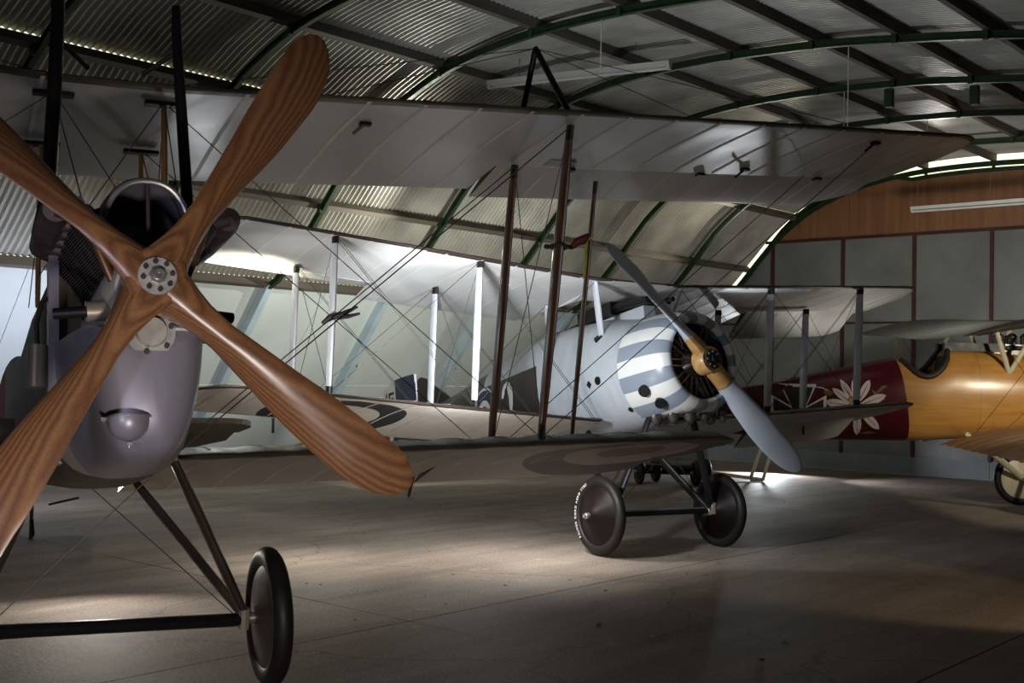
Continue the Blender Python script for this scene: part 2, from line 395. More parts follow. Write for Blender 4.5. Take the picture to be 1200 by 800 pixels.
# ================================================================== AEROPLANE PARTS
class Wing:
    "fabric covered wing of one side or both; x span, y aft, z up"
    def __init__(s, le, te, zf, ribs, cam=.045, th=.05, sag=.25, tau=0.):
        s.le, s.te, s.zf, s.ribs, s.cam, s.th, s.sag = le, te, zf, ribs, cam, th, sag
        s.c0 = 1.5
    def pt(s, x, t, side, tmax=1., off=0.):
        a, b = s.le(x), s.te(x); c = b-a; y = a+c*t
        r = np.array(s.ribs); i = int(np.clip(np.searchsorted(r, x)-1, 0, len(r)-2)); f = (x-r[i])/(r[i+1]-r[i])
        sg = math.sin(pi*min(max(f, 0), 1))**2*s.sag
        h = s.th*c*(1.9*math.sqrt(max(t, 0))*(1-t)**.75+.035*(1 if 0 < t < 1 else .5))
        z = s.zf(x, y)+s.cam*c*4*t*(1-t)*(1.25-.5*t)
        k = 1-sg*(.75 if side > 0 else .45)*(1 if t < .5 else .6)
        return np.array([x, y, z+side*(h*k*.62+off)])
    def stations(s, x0, x1, sub=4):
        xs = [x0]
        for r0, r1 in zip(s.ribs[:-1], s.ribs[1:]):
            for k in range(sub):
                x = r0+(r1-r0)*k/sub
                if x0+1e-4 < x < x1-1e-4: xs.append(x)
        return xs+[x1]
    TT = [0, .006, .02, .045, .09, .15, .23, .33, .45, .58, .7, .8, .9, .96, 1.]
    def ring(s, x, t0, t1, tr=None):
        ts = [t0+(t1-t0)*t for t in s.TT]
        up = [s.pt(x, t, 1) for t in ts]; lo = [s.pt(x, t, -1) for t in ts]
        r = up+lo[::-1]
        return [tr(p) for p in r] if tr else r
    def mesh(s, name, segs, mats, parent, tr=None):
        "segs: [(x0, x1, t0, t1)]; mats = [top, underside]"
        mb = MB(); rows = []; n = len(s.TT)
        for x0, x1, t0, t1 in segs:
            rows += [s.ring(x, t0, t1, tr) for x in s.stations(x0, x1)]
        mb.loft(rows, lambda i, j: 0 if j < n-1 or (segs[0][2] == 0 and j >= 2*n-4) else 1)
        return mb.build(name, mats, parent)
    def tape(s, x, w, t0, t1, mat, parent, tr=None, name='rib_tape'):
        mb = MB()
        for side in (1, -1):
            rows = []
            for k in range(13):
                t = t0+(t1-t0)*(k/12)**1.6
                a = s.pt(x-w/2, t, side, off=.0025); b = s.pt(x+w/2, t, side, off=.0025); a[2] = b[2] = s.pt(x, t, side, off=.0025)[2]+(b[2]-a[2])*0
                sl = s.pt(x+.02, t, side)[2]-s.pt(x, t, side)[2]
                rows.append([tr(a) if tr else a, tr(b) if tr else b])
            mb.grid(rows)
        return mb.build(name, mat, parent)

def strut(name, p, q, chord, thick, mat, parent, taper=.55, cuff=None, fw=(0, 1, 0), n=12):
    p, q = np.array(p, float), np.array(q, float); d = q-p; L = np.linalg.norm(d); d /= L
    f = np.array(fw, float); f -= d*(f @ d); f /= np.linalg.norm(f); w = np.cross(d, f)
    rows = []
    for s in (0, .03, .12, .3, .5, .7, .88, .97, 1):
        k = taper+(1-taper)*math.sin(pi*s)**.6 if 0 < s < 1 else taper*.9
        ring = []
        for a in range(n):
            th = 2*pi*a/n; cx = math.cos(th); e = cx*chord/2*k*(1 if cx < 0 else 1.25)
            ring.append(p+d*L*s+f*e+w*math.sin(th)*thick/2*k)
        rows.append(ring)
    mb = MB(); mb.loft(rows); o = mb.build(name, mat, parent)
    if cuff:
        for a, b in ((-.0, .045), (.955, 1.0)):
            mb = MB(); rr = []
            for s in (a, b):
                rr.append([p+d*L*s+f*math.cos(2*pi*i/n)*chord/2*(taper+.14)+w*math.sin(2*pi*i/n)*thick/2*(taper+.2) for i in range(n)])
            mb.loft(rr); mb.build('strut_socket', cuff, o).location = (0, 0, 0)
    return o

def blade(mb, phi, R, chord, beta, thick, sweep, sense=1, rmin=.05, n=16, m=0, tip=.16, nr=30, yoff=0.):
    er = np.array([math.cos(phi), 0, math.sin(phi)]); et = np.array([-math.sin(phi), 0, math.cos(phi)])*sense; ya = np.array([0, 1., 0])
    rows = []
    rs = list(np.linspace(rmin, R-tip, nr))+[R-tip+tip*math.sin(pi/2*k/8) for k in range(1, 9)]
    for r in rs:
        c = chord(r); k = 1.
        if r > R-tip: k = math.sqrt(max(1-((r-(R-tip))/tip)**2, 0))*.98+.02
        b = beta(r); ch = math.cos(b)*et-math.sin(b)*ya; nn = -(math.sin(b)*et+math.cos(b)*ya)   # nn points forward
        o = er*r+et*sweep(r)+ya*yoff; ring = []
        for i in range(n):
            th = 2*pi*i/n; u = math.cos(th)*.5; w = math.sin(th)
            hgt = thick(r)*max(k, .15)*(.62*w if w > 0 else .38*w)*(1-.35*abs(2*u)**2)
            ring.append(o+ch*(u*c*k)+nn*hgt)
        rows.append(ring)
    mb.loft(rows, m)

class Fus:
    "lofted fuselage from stations (y, top, bottom, half width, roundness)"
    def __init__(s, st): s.a = np.array(st, float)
    def at(s, y):
        r = []
        for k in range(1, 5):
            r.append(float(np.interp(y, s.a[:, 0], s.a[:, k])))
        return r
    def smooth_rows(s, ys, n=40, mod=None):
        rows = []
        for y in ys:
            t, b, hw, e = s.at(y); zc, hh = (t+b)/2, (t-b)/2; ring = []
            for i in range(n):
                th = 2*pi*i/n; cx, sz = math.cos(th), math.sin(th)
                p = (hw*math.copysign(abs(cx)**(2/e), cx), y, zc+hh*math.copysign(abs(sz)**(2/e), sz))
                ring.append(mod(p) if mod else p)
            rows.append(ring)
        return rows
    def x(s, y, z):
        t, b, hw, e = s.at(y); zc, hh = (t+b)/2, (t-b)/2; k = min(abs((z-zc)/hh), .999)
        return hw*(1-k**e)**(1/e)
def decal(name, poly, fus, side, mat, parent, off=.006, cuts=2):
    "flat paint of outline poly [(y, z)] laid on the fuselage side"
    bm = bmesh.new(); vs = [bm.verts.new((0, y, z)) for y, z in poly]; bm.faces.new(vs)
    bmesh.ops.triangulate(bm, faces=bm.faces[:])
    bmesh.ops.subdivide_edges(bm, edges=bm.edges[:], cuts=cuts, use_grid_fill=True)
    for v in bm.verts: v.co.x = side*(fus.x(v.co.y, v.co.z)+off)
    bmesh.ops.recalc_face_normals(bm, faces=bm.faces)
    me = bpy.data.meshes.new(name); bm.to_mesh(me); bm.free(); me.materials.append(MATS[mat])
    return link(name, me, parent)
def ribbon(pts, w):
    pts = [np.array(p, float) for p in pts]; L = []; Rr = []
    for i, p in enumerate(pts):
        d = pts[min(i+1, len(pts)-1)]-pts[max(i-1, 0)]; d /= np.linalg.norm(d); n = np.array([-d[1], d[0]])*w/2
        L.append(tuple(p+n)); Rr.append(tuple(p-n))
    return L+Rr[::-1]
def wheel(parent, c, r, w, tyre, cover, ax=(1, 0, 0), cone=.06, hub='bare_steel', name='wheel', spoked=False):
    "tyre on a covered rim, axle along ax; parts: tyre is the part, covers and cap its pieces"
    mb = MB(); c = np.array(c, float); ax = np.array(ax, float); R0 = r-w
    mb.lathe([(w*math.cos(2*pi*k/14)*.92, R0+w*math.sin(2*pi*k/14)) for k in range(15)], c, ax, 44, caps=False)
    o = mb.build(name, tyre, parent)
    for s in (1, -1):
        mb = MB(); mb.lathe([(s*w*.35, R0-.01), (s*w*.55, R0-.03), (s*(w*.55+cone*.35), R0*.62), (s*(w*.55+cone*.8), .085), (s*(w*.55+cone), .05), (s*(w*.55+cone), 0.001)], c, ax, 40, caps=False)
        mb.build('wheel_cover', cover, o)
        mb = MB(); e = s*(w*.55+cone); mb.lathe([(e-.01*s, .03), (e+.03*s, .028), (e+.035*s, .018), (e+.05*s, .017), (e+.05*s, .001)], c, ax, 14, caps=False); mb.build('hub_cap', hub, o)
        mb = MB(); mb.lathe([(s*w*.8, R0*1.0), (s*w*.62, R0-.018), (s*w*.3, R0-.024)], c, ax, 40, caps=False); mb.build('rim', tyre if not spoked else hub, o)
    return o

M('bare_steel', (.45, .45, .44), .35, .8, .2, 8)
M('cast_aluminium', (.50, .49, .46), .5, .45, .2, 9, .1)
M('black_enamel', (.012, .011, .012), .42, .2, .4, 6)
M('exhaust_iron', (.075, .055, .06), .6, .5, .5, 7, .15)
M('tyre_rubber', (.012, .010, .009), .5, 0, .3, 8, .15)
M('dark_cover', (.007, .004, .004), .35, 0, .3, 5)
M('wire', (.11, .10, .09), .45, .6, .2, 20)
M('nose_paint', (.27, .26, .31), .42, .35, .16, 2.2)
M('deck_grey', (.22, .22, .21), .5, .1, .2, 3)
M('brown_dope', (.085, .068, .045), .6, 0, .25, 3)
M('olive_dope', (.060, .047, .030), .5, 0, .25, 4)
M('cylinder_black', (.10, .09, .09), .38, .6, .35, 14)
M('copper_pipe', (.22, .12, .06), .4, .7, .25, 8)
M('canister_tan', (.36, .32, .24), .4, .5, .12, 3)
M('leather_and_shade', (.03, .02, .015), .6, 0, .3, 8)
wood('strut_walnut', (.065, .027, .012), (.13, .056, .024), .9, 2, .3)
wood('strut_yellow', (.46, .25, .06), (.62, .37, .11), .9, 2, .4)
M('tape_linen', (.55, .51, .44), .6, 0, .1, 6)
M('roundel_red', (.32, .035, .03), .5, 0, .15, 4)
M('grey_fabric', (.33, .31, .28), .6, 0, .12, 3)

for k_, v_ in (('dark_cover', .15), ('tyre_rubber', .25), ('black_enamel', .3)): MATS[k_].node_tree.nodes['Principled BSDF'].inputs['Specular IOR Level'].default_value = v_
# ================================================================== FRONT BIPLANE (four-blade airscrew)
RR = rotm(.442, .164, .0131); RO = np.array([-1.4411, 4.8047, 1.9762])
def ground_z(R, O, x, y):
    "local z at which (x, y) meets the floor"
    return -(O[2]+R[2][0]*x+R[2][1]*y)/R[2][2]
re8 = frame('biplane', RR, RO, (0, 1.41, ground_z(RR, RO, 0, 1.41)))
tag(re8, 'grey nosed biplane with a four-blade striped wooden propeller and twin upright exhaust stacks', 'biplane')

# propeller
mb = MB()
def re_ch(r):
    return float(np.interp(r, [.03, .10, .16, .23, .35, .55, .8, 1.05, 1.25, 1.4], [.24, .205, .175, .148, .138, .175, .225, .25, .225, .175]))
def re_be(r): return float(np.interp(r, [.03, .12, .3, .5, .8, 1.1, 1.4], [.35, .55, .72, .58, .42, .33, .27]))
def re_th(r): return float(np.interp(r, [.05, .12, .25, .45, .8, 1.1, 1.4], [.125, .12, .095, .065, .042, .028, .014]))
def re_sw(r): return float(np.interp(r, [0, .3, .7, 1.1, 1.4], [0, .0, -.012, -.012, .02]))
for ph, R in ((56.3, 1.345), (-40.3, 1.36), (-123, 1.36), (139.5, 1.35)):
    blade(mb, math.radians(ph), R, re_ch, re_be, re_th, re_sw, 1, .03, 18, tip=.17)
mb.lathe([(-.066, .0), (-.067, .10), (-.060, .122), (.0, .128), (.05, .122), (.062, .10), (.062, .0)], n=40)
prop = mb.build('propeller', 'laminated_wood', re8); tag(prop, 'four-blade propeller of laminated brown wood')
mb = MB(); mb.lathe([(-.060, .077), (-.080, .077), (-.085, .073), (-.085, .03), (-.085, .001)], n=36, caps=False); hp = mb.build('hub_plate', 'cast_aluminium', prop)
mb = MB(); mb.lathe([(-.08, .036), (-.100, .034), (-.100, .001)], n=8, caps=False); mb.build('hub_nut', 'bare_steel', prop, False)
mb = MB(); mb.lathe([(-.095, .022), (-.116, .021), (-.116, .008), (-.10, .008), (-.10, .001)], n=18, caps=False); mb.build('shaft_end', 'bare_steel', prop)
for k in range(8):
    a = 2*pi*k/8+.15; mb = MB(); mb.lathe([(-.08, .011), (-.092, .011), (-.092, .007), (-.102, .007), (-.102, .001)], (.057*math.cos(a), 0, .057*math.sin(a)), n=6, caps=False); mb.build('bolt', 'exhaust_iron', prop, False)

# engine
mb = MB(); mb.lathe([(.06, .06), (.10, .06), (.10, .14), (.16, .17), (.30, .18), (1.05, .18), (1.08, .05)], (0, 0, -.01), n=28); mb.build('crankcase', 'cast_aluminium', re8)
gh = MB(); gh.lathe([(.07, .001), (.07, .058), (.085, .062), (.10, .064), (.10, .098), (.115, .104), (.2, .108)], (0.0, 0, -.195), n=32, caps=False); gho = gh.build('gear_housing', 'cast_aluminium', re8)
for k in range(6):
    a = 2*pi*k/6+.3; mb = MB(); mb.lathe([(.085, .011), (.10, .011)], (.083*math.cos(a), 0, -.195+.083*math.sin(a)), n=6); mb.build('bolt', 'exhaust_iron', gho, False)
mb = MB(); mb.lathe([(0, .03), (.1, .03)], (.09, .13, -.17), (1, 0, 0), 14); mb.build('magneto_drive', 'bare_steel', re8)
mb = MB()
mb.box((.16, .20, -.165), (.13, .1, .09)); mb.build('magneto', 'black_enamel', re8, False)
tilt = math.radians(33)
def cyl_profile(L=.33):
    p = [(0, .058), (.02, .058), (.03, .052)]; n = 20
    for k in range(n):
        z = .05+k*(L-.09)/n; w = .066 if k < 13 else .072
        p += [(z, .050), (z+.001, w), (z+.0045, w), (z+.0055, .050)]
    return p+[(L-.03, .05), (L-.015, .045), (L, .030), (L, .001)]
cme = None
for s in (-1, 1):
    ax = np.array([s*math.sin(tilt), 0, math.cos(tilt)])
    for k in range(6):
        o0 = np.array([s*.085, .24+.145*k, .075])
        if cme is None or s == 1 and k == 0:
            mb = MB(); mb.lathe(cyl_profile(), (0, 0, 0), ax, 20, caps=False); c = mb.build('cylinder', 'cylinder_black', re8); cme = c.data
        else: c = link('cylinder', cme, re8)
        c.location = tuple(o0-np.array(BASE[re8.name]))
        for q in (-.045, .045):
            rod('pushrod', o0+np.array([-s*.055, q*.7, .0]), o0+ax*.36+np.array([-s*.045, q, -.02]), .005, 'bare_steel', re8, 6)
        rk = MB(); p = o0+ax*.345; rk.box(p, (.05, .10, .035), np.stack([np.cross([0, 1, 0], ax), [0, 1, 0], ax], 1)); rk.build('rocker_box', 'cast_aluminium', re8, False)
    # exhaust manifold along the heads and stack up past the wing
    h0 = np.array([s*.085, 0, .075])+ax*.30+np.array([s*.105, 0, .01])
    mb = MB(); pts = [h0+np.array([0, y, dz]) for y, dz in ((.22, -.01), (.23, 0), (.30, .005), (.5, .01), (.8, .02), (.98, .03))]
    mb.tube(pts, [.02, .052, .062, .062, .06, .055], 18); man = mb.build('exhaust_manifold', 'exhaust_iron', re8)
    for k in range(6):
        y = .24+.145*k; mb = MB(); mb.tube([np.array([s*.085, y, .075])+ax*.27, np.array([s*.085, y, .075])+ax*.29+np.array([s*.05, 0, 0]), h0+np.array([0, y, 0])], .032, 10); mb.build('exhaust_branch', 'exhaust_iron', man)
    mb = MB(); st = [h0+np.array([0, .93, .02]), h0+np.array([s*.0, 1.0, .10]), (s*.325, 1.01, .62), (s*.30, 1.0, 1.1), (s*.282, 1.0, 1.52), (s*.281, .99, 1.66)]
    if s < 0: st[-1] = (s*.281, .99, 1.9)
    mb.tube(st, [.045, .04, .03, .028, .026, .022] if s > 0 else [.05, .045, .036, .034, .033, .031], 14); stk = mb.build('exhaust_stack', 'black_enamel', re8); tag(stk, 'black upright exhaust stack rising above the upper wing')
    rod('stack_stay', (s*.285, 1.0, 1.42), (s*.13, 1.12, 1.33), .012, 'black_enamel', re8)
    # induction pipe in front of the bank
    mb = MB(); mb.tube([(s*.085, .17, -.09), (s*.14, .145, .02), (s*.19, .14, .14), (s*.235, .15, .27), (s*.25, .19, .335)], .019, 12); mb.build('induction_pipe', 'copper_pipe', re8)
    mb = MB(); mb.tube([(s*.12, .2, -.085), (s*.24, .2, -.095)], .042, 16); mb.build('magneto_body', 'canister_tan' if s < 0 else 'black_enamel', re8)
    mb = MB(); mb.tube([(s*.23, .2, -.095), (s*.36, .24, -.10)], .024, 12); mb.build('magneto_shaft', 'black_enamel', re8)
# air scoop over the engine
mb = MB(); rows = []; rin = []
for k, (y, hw, top, bot) in enumerate(((.14, .185, .455, .19), (.145, .196, .47, .185), (.17, .205, .48, .18), (.32, .207, .505, .18), (.55, .19, .495, .2), (.85, .15, .44, .22), (1.02, .10, .37, .24))):
    rows.append([(hw*math.copysign(abs(math.cos(t))**.85, math.cos(t)), y+.06*(1-math.sin(t)), bot+(top-bot)*math.sin(t)**.9) for t in np.linspace(0.0001, pi-.0001, 24)])
mb.grid(rows); mb.grid([[(p[0]*.96, p[1]+.002, .19+(p[2]-.19)*.96) for p in r] for r in rows[1:]]); mb.grid([rows[0], [(p[0]*.96, p[1]+.003, .19+(p[2]-.19)*.96) for p in rows[1]]])
sc = mb.build('air_scoop', 'nose_paint', re8); mb = MB(); mb.tube([(p[0]*.99, p[1]-.004, p[2]) for p in rows[0]], .012, 8); mb.build('scoop_lip', 'bare_steel', sc); tag(sc, 'domed grey metal air scoop above the cylinders')
mb = MB(); mb.grid([[(p[0]*.9, p[1]+.5, .1+(p[2]-.1)*.9) for p in rows[3]], [(p[0]*.9, p[1]+.5, .0) for p in rows[3]]]); mb.box((0, .8, .3), (.3, .02, .3)); mb.build('scoop_baffle', 'black_enamel', sc)
rod('scoop_bar', (0, .135, .19), (0, .145, .45), .009, 'exhaust_iron', re8)
mb = MB(); mb.tube([(.05, .13, .165), (.075, .12, .17), (.10, .12, .22), (.115, .125, .27), (.13, .13, .265)], .006, 8); mb.build('priming_pipe', 'canister_tan', re8)

# fuselage
def cowl_row(y, hw, top, bot, yb):
    r = []
    for t in np.linspace(-.02*pi, -.98*pi, 31):
        cx, sz = math.cos(t), math.sin(t)
        r.append((hw*math.copysign(abs(cx)**.62, cx), y+yb*(abs(sz)**3), top+(top-bot)*math.copysign(abs(sz)**1.15, sz)))
    return [(hw, y, top+.0)]+r+[(-hw, y, top+.0)]
mb = MB(); rows = [cowl_row(.098, .02, -.33, -.45, .0), cowl_row(.10, .07, -.27, -.54, .01), cowl_row(.107, .13, -.215, -.61, .025), cowl_row(.122, .175, -.185, -.65, .045), cowl_row(.155, .212, -.16, -.68, .055), cowl_row(.26, .24, -.14, -.70, .04), cowl_row(.6, .275, -.12, -.715, 0), cowl_row(1.0, .31, -.10, -.72, 0)]
mb.loft(rows); nc = mb.build('nose_cowl', 'nose_paint', re8); tag(nc, 'smooth rounded grey metal nose cowl')
F8 = Fus([(1.0, .36, -.715, .33, 3.2), (1.15, .42, -.715, .345, 3.2), (2.0, .40, -.70, .36, 3.4), (3.2, .36, -.60, .35, 3.4), (4.6, .25, -.44, .27, 3.6), (6.2, .17, -.20, .14, 3.6), (7.25, .12, -.06, .035, 3.6)])
mb = MB(); mb.loft(F8.smooth_rows([1.0, 1.02, 1.15, 1.5, 2, 2.5, 3.2, 4, 4.6, 5.4, 6.2, 6.8, 7.25], 36)); mb.build('fuselage', 'brown_dope', re8)
mb = MB(); mb.box((-.305, .97, -.06), (.045, .10, .75)); mb.build('engine_bay_plate', 'nose_paint', re8, False)
mb = MB(); mb.box((.30, .99, -.06), (.02, .10, .75)); mb.build('engine_bay_plate', 'nose_paint', re8, False)
mb = MB(); mb.tube([(-.375, .98, -.30), (-.375, .98, -.295), (-.37, .98, -.10), (-.37, .98, -.095)], [.03, .045, .045, .03], 16); mb.build('side_canister', 'canister_tan', re8)
mb = MB(); mb.tube([(-.37, .98, -.10), (-.375, .97, .0), (-.35, .96, .10), (-.32, .95, .12)], .010, 8); mb.build('canister_pipe', 'black_enamel', re8)
mb = MB(); mb.tube([(.30, .98, -.05), (.42, .95, -.06), (.47, .95, -.06)], .026, 10); mb.build('drain_pipe', 'black_enamel', re8)
mb = MB(); mb.tube([(.425, .95, -.055), (.40, .93, .03), (.38, .9, .09)], .006, 6); mb.build('turnbuckle', 'black_enamel', re8)
mb = MB()
mb.lathe([(-.088*math.sin(t), .084*math.cos(t)) for t in np.linspace(0, pi/2-.01, 10)], (-.085, .145, -.545), (0, .12, 1), 28, caps=False)
dm = mb.build('sump_dome', 'nose_paint', re8)
mb = MB(); mb.lathe([(-.003, .092), (.004, .092)], (-.085, .145, -.542), (0, .12, 1), 28); mb.build('dome_flange', 'bare_steel', dm)
for dx, dz in ((-.098, 0), (.098, 0), (0, -.10)):
    mb = MB(); mb.box((-.085+dx, .125, -.545+dz), (.020, .010, .014)); mb.lathe([(0, .005), (.016, .005)], (-.085+dx, .125, -.545+dz), (0, 0, -1), 8); mb.build('wing_nut', 'bare_steel', dm)

# wings
CW, YF, SSP = .2746, 1.351, .806
def zu8(x, y): return 1.3056+.0045*(y-YF)+max(0, abs(x)-CW)*math.tan(.0473)-.02
US, LS = 6.08, 4.42
def tipcurve(x, S, r, amt, p=2.): # pull-in of an edge near a rounded tip
    d = max(0, abs(x)-(S-r))/r; return amt*(1-math.sqrt(max(0, 1-min(d, 1)**p)))
le8 = lambda x: 1.123+tipcurve(x, US, .28, .26)
te8 = lambda x: 2.749-tipcurve(x, US, .62, 1.05)+(-.0)
ribs8 = list(np.linspace(-US, US, 37))
roundel('re8_underside', (.37, .345, .31), 3.82, 2.75, [(.80, (.05, .052, .055)), (.50, (.34, .27, .26)), (.25, (.16, .085, .075))])
M('clear_linen', (.39, .375, .345), .36, 0, .07, .8, .05)
U8 = Wing(le8, te8, zu8, ribs8, .035, .05)
HT = .69
uw = U8.mesh('upper_wing', [(-US, -5.85, 0, 1), (-5.85, -2.62, 0, HT), (-2.62, 2.62, 0, 1), (2.62, 5.85, 0, HT), (5.85, US, 0, 1)], ['olive_dope', 'clear_linen'], re8)
tag(uw, 'long upper wing with pale linen underside')
def hinge(W, xh, t, ang):
    def tr(p):
        hz = W.pt(p[0], t, 1)*.5+W.pt(p[0], t, -1)*.5; dy, dz = p[1]-hz[1]-.012, p[2]-hz[2]
        c, s = math.cos(ang), math.sin(ang); return np.array([p[0], hz[1]+.014+dy*c+dz*s, hz[2]-dy*s+dz*c])
    return tr
for s in (-1, 1):
    tr = hinge(U8, 0, HT, s*.13); a, b = (2.63, 5.9) if s > 0 else (-5.9, -2.63)
    al = U8.mesh('aileron', [(a, b, HT+.004, 1)], ['olive_dope', 'clear_linen'], uw, tr)
    for x in ribs8:
        if a < x < b: U8.tape(x, .022, HT+.03, .985, 'tape_linen', uw, tr)
    for x in (3.2, 4.3, 5.4):
        p = U8.pt(s*x, HT, -1); mb = MB(); mb.box(p+np.array([0, 0, -.012]), (.06, .05, .02)); mb.build('hinge', 'black_enamel', uw, False)
for x in ribs8[1:-1]:
    t1 = HT-.01 if 2.63 < abs(x) < 5.9 else .985
    if .2 < abs(x): U8.tape(x, .024, .012, t1, 'tape_linen', uw)
mb = MB(); mb.box(U8.pt(3.06, .62, -1)+np.array([0, 0, -.004]), (.2, .12, .01)); mb.build('inspection_panel', 'deck_grey', uw, False)
# lower wings
def zl8(x, y): return -.5361-.045*(y-2.032)+max(0, abs(x)-CW)*math.tan(.0138)-.02
lle = lambda x: 1.93+tipcurve(x, LS, .5, .55); lte = lambda x: 3.56-tipcurve(x, LS, .55, .9)
lws = []
for s in (1, -1):
    rb = [s*(.30+(LS-.30)*k/13) for k in range(14)]; rb = sorted(rb)
    W = Wing(lle, lte, zl8, rb, .045, .062, .38); x0, x1 = (.31, LS-.004) if s > 0 else (-LS+.004, -.31); h0, h1 = (2.4, 4.2) if s > 0 else (-4.2, -2.4)
    segs = [(x0, h0, 0, 1), (h0, h1, 0, .71), (h1, x1, 0, 1)] if s > 0 else [(x0, h0, 0, 1), (h0, h1, 0, .71), (h1, x1, 0, 1)]
    lw = W.mesh('lower_wing', segs, ['olive_dope', 're8_underside'], re8); lws.append((W, lw))
    tr = hinge(W, 0, .71, s*.10); W.mesh('aileron', [(h0+.01, h1-.01, .714, 1)], ['olive_dope', 're8_underside'], lw, tr)
    for x in rb[1:-1]:
        W.tape(x, .022, .06, .70 if h0 < x < h1 else .985, 'tape_linen' if abs(abs(x)-3.82) > .8 else 'grey_fabric', lw)
    mb = MB(); p = W.pt(s*1.9, .75, -1); mb.tube([p+np.array([0, 0, .0]), p+np.array([.02, .02, -.10]), p+np.array([.04, .05, -.12])], .012, 8); mb.build('aileron_horn', 'black_enamel', lw)
rod('compass_wire', (-.1, 1.9, -.75), (-.25, 1.9, -.78), .006, 'black_enamel', re8)

# struts
S8 = 2.7238
def up8(s, x, dy): y = YF+dy; return np.array([s*x, y, zu8(x, y)-.005])
def lo8(s, x, dy): y = 2.032+dy; return np.array([s*x, y, zl8(x, y)+.05])
for s in (1, -1):
    for dy in (0, SSP):
        strut('interplane_strut', lo8(s, S8, dy), up8(s, S8, dy), .105, .048, 'strut_walnut', re8, .6, 'black_enamel')
        strut('cabane_strut', (s*(CW+.01), YF+.08+dy, .34), up8(s, CW, dy), .07, .034, 'strut_yellow', re8, .75)
        mb = MB(); p = up8(s, CW, dy); mb.box(p+np.array([0, 0, -.012]), (.20, .05, .02)); mb.build('strut_fitting', 'black_enamel', re8, False)
    strut('aileron_strut', lo8(s, S8+.75, 1.02), up8(s, S8+.75, 1.02)+np.array([0, 0, -.03]), .055, .03, 'strut_walnut', re8, .7, 'black_enamel')
    # king posts above the wing and their stays
    ap = np.array([s*S8, 1.74, 2.06])
    for dy in (0, SSP):
        rod('kingpost_leg', np.array([s*S8, YF+dy, zu8(S8, YF+dy)+.07]), ap, .02, 'black_enamel', re8)
        rod('bracing_wire', ap, (s*5.2, YF+dy, zu8(5.2, YF)+.08), .003, 'wire', re8, 6)
        rod('bracing_wire', ap, (s*CW, YF+dy, zu8(CW, YF)+.08), .003, 'wire', re8, 6)
    L0 = lambda dy: np.array([s*.33, 2.0+dy, -.50])
    for dy in (0, SSP):
        for e in (-.02, .02):
            rod('bracing_wire', L0(dy)+np.array([0, e, -.1]), up8(s, S8, dy)+np.array([0, e, -.01]), .0032, 'wire', re8, 6)
        rod('bracing_wire', up8(s, CW, dy), lo8(s, S8, dy), .0032, 'wire', re8, 6)
        rod('bracing_wire', lo8(s, S8, dy), up8(s, 5.2, dy), .0032, 'wire', re8, 6)
    for x in (S8,):
        rod('bracing_wire', up8(s, x, 0), lo8(s, x, SSP), .003, 'wire', re8, 6); rod('bracing_wire', up8(s, x, SSP), lo8(s, x, 0), .003, 'wire', re8, 6)
    rod('bracing_wire', up8(s, CW, 0), (s*.33, YF+.9, .34), .003, 'wire', re8, 6); rod('bracing_wire', up8(s, CW, SSP), (s*.33, YF+.1, .34), .003, 'wire', re8, 6)
    rod('bracing_wire', up8(s, CW, 0), (s*.20, .45, .33), .0032, 'wire', re8, 6)
    for x, t in ((1.0, .25), (.98, .62), (1.45, .25), (5.2, .15), (4.6, .6)):                       # wire end fittings under the wing
        p = U8.pt(s*x, t, -1); mb = MB(); mb.box(p+np.array([0, 0, -.012]), (.07, .035, .02)); mb.tube([p+np.array([0, 0, -.01]), p+np.array([-s*.06, .05, -.06])], .009, 6); mb.build('wire_lug', 'black_enamel', uw, False)
for d in (1, -1): rod('bracing_wire', (-d*CW, YF, zu8(CW, YF)), (d*.33, YF+.08, .34), .003, 'wire', re8, 6)
# undercarriage
WX, WY, WZ = .771, 1.408, -1.4195
M('leg_steel', (.085, .066, .055), .34, .55, .35, 5)
for s in (1, -1):
    wheel(re8, (s*WX, WY, WZ+(0 if s > 0 else .02)), .355, .055, 'tyre_rubber', 'leg_steel', (1, 0, 0), .045)
    foot = np.array([s*.64, WY, WZ+.03])
    strut('undercarriage_leg', (s*(.255 if s > 0 else .31), 1.16, -.60), foot+np.array([0, -.03, 0]), .095, .05, 'leg_steel', re8, .8)
    strut('undercarriage_leg', (s*(.20 if s > 0 else .34), 1.95, -.68), foot+np.array([0, .05, 0]), .095, .05, 'leg_steel', re8, .8)
    mb = MB(); mb.tube([foot+np.array([0, -.05, .02]), foot+np.array([0, -.02, -.07]), foot+np.array([0, .05, -.06]), foot+np.array([0, .07, .03])], .028, 8); mb.build('bungee_binding', 'canister_tan', re8)
    rod('bracing_wire', (s*.25, 1.16, -.62), (-s*.62, WY, WZ), .0028, 'wire', re8, 6)
    mb = MB(); mb.box((s*.24, 1.14, -.6), (.06, .1, .07)); mb.build('leg_socket', 'nose_paint', re8, False)
strut('axle_fairing', (-.62, WY, WZ+.035), (.62, WY, WZ-.005), .13, .068, 'black_enamel', re8, 1.0)
rod('axle', (-.80, WY, WZ+.02), (.80, WY, WZ), .022, 'black_enamel', re8)
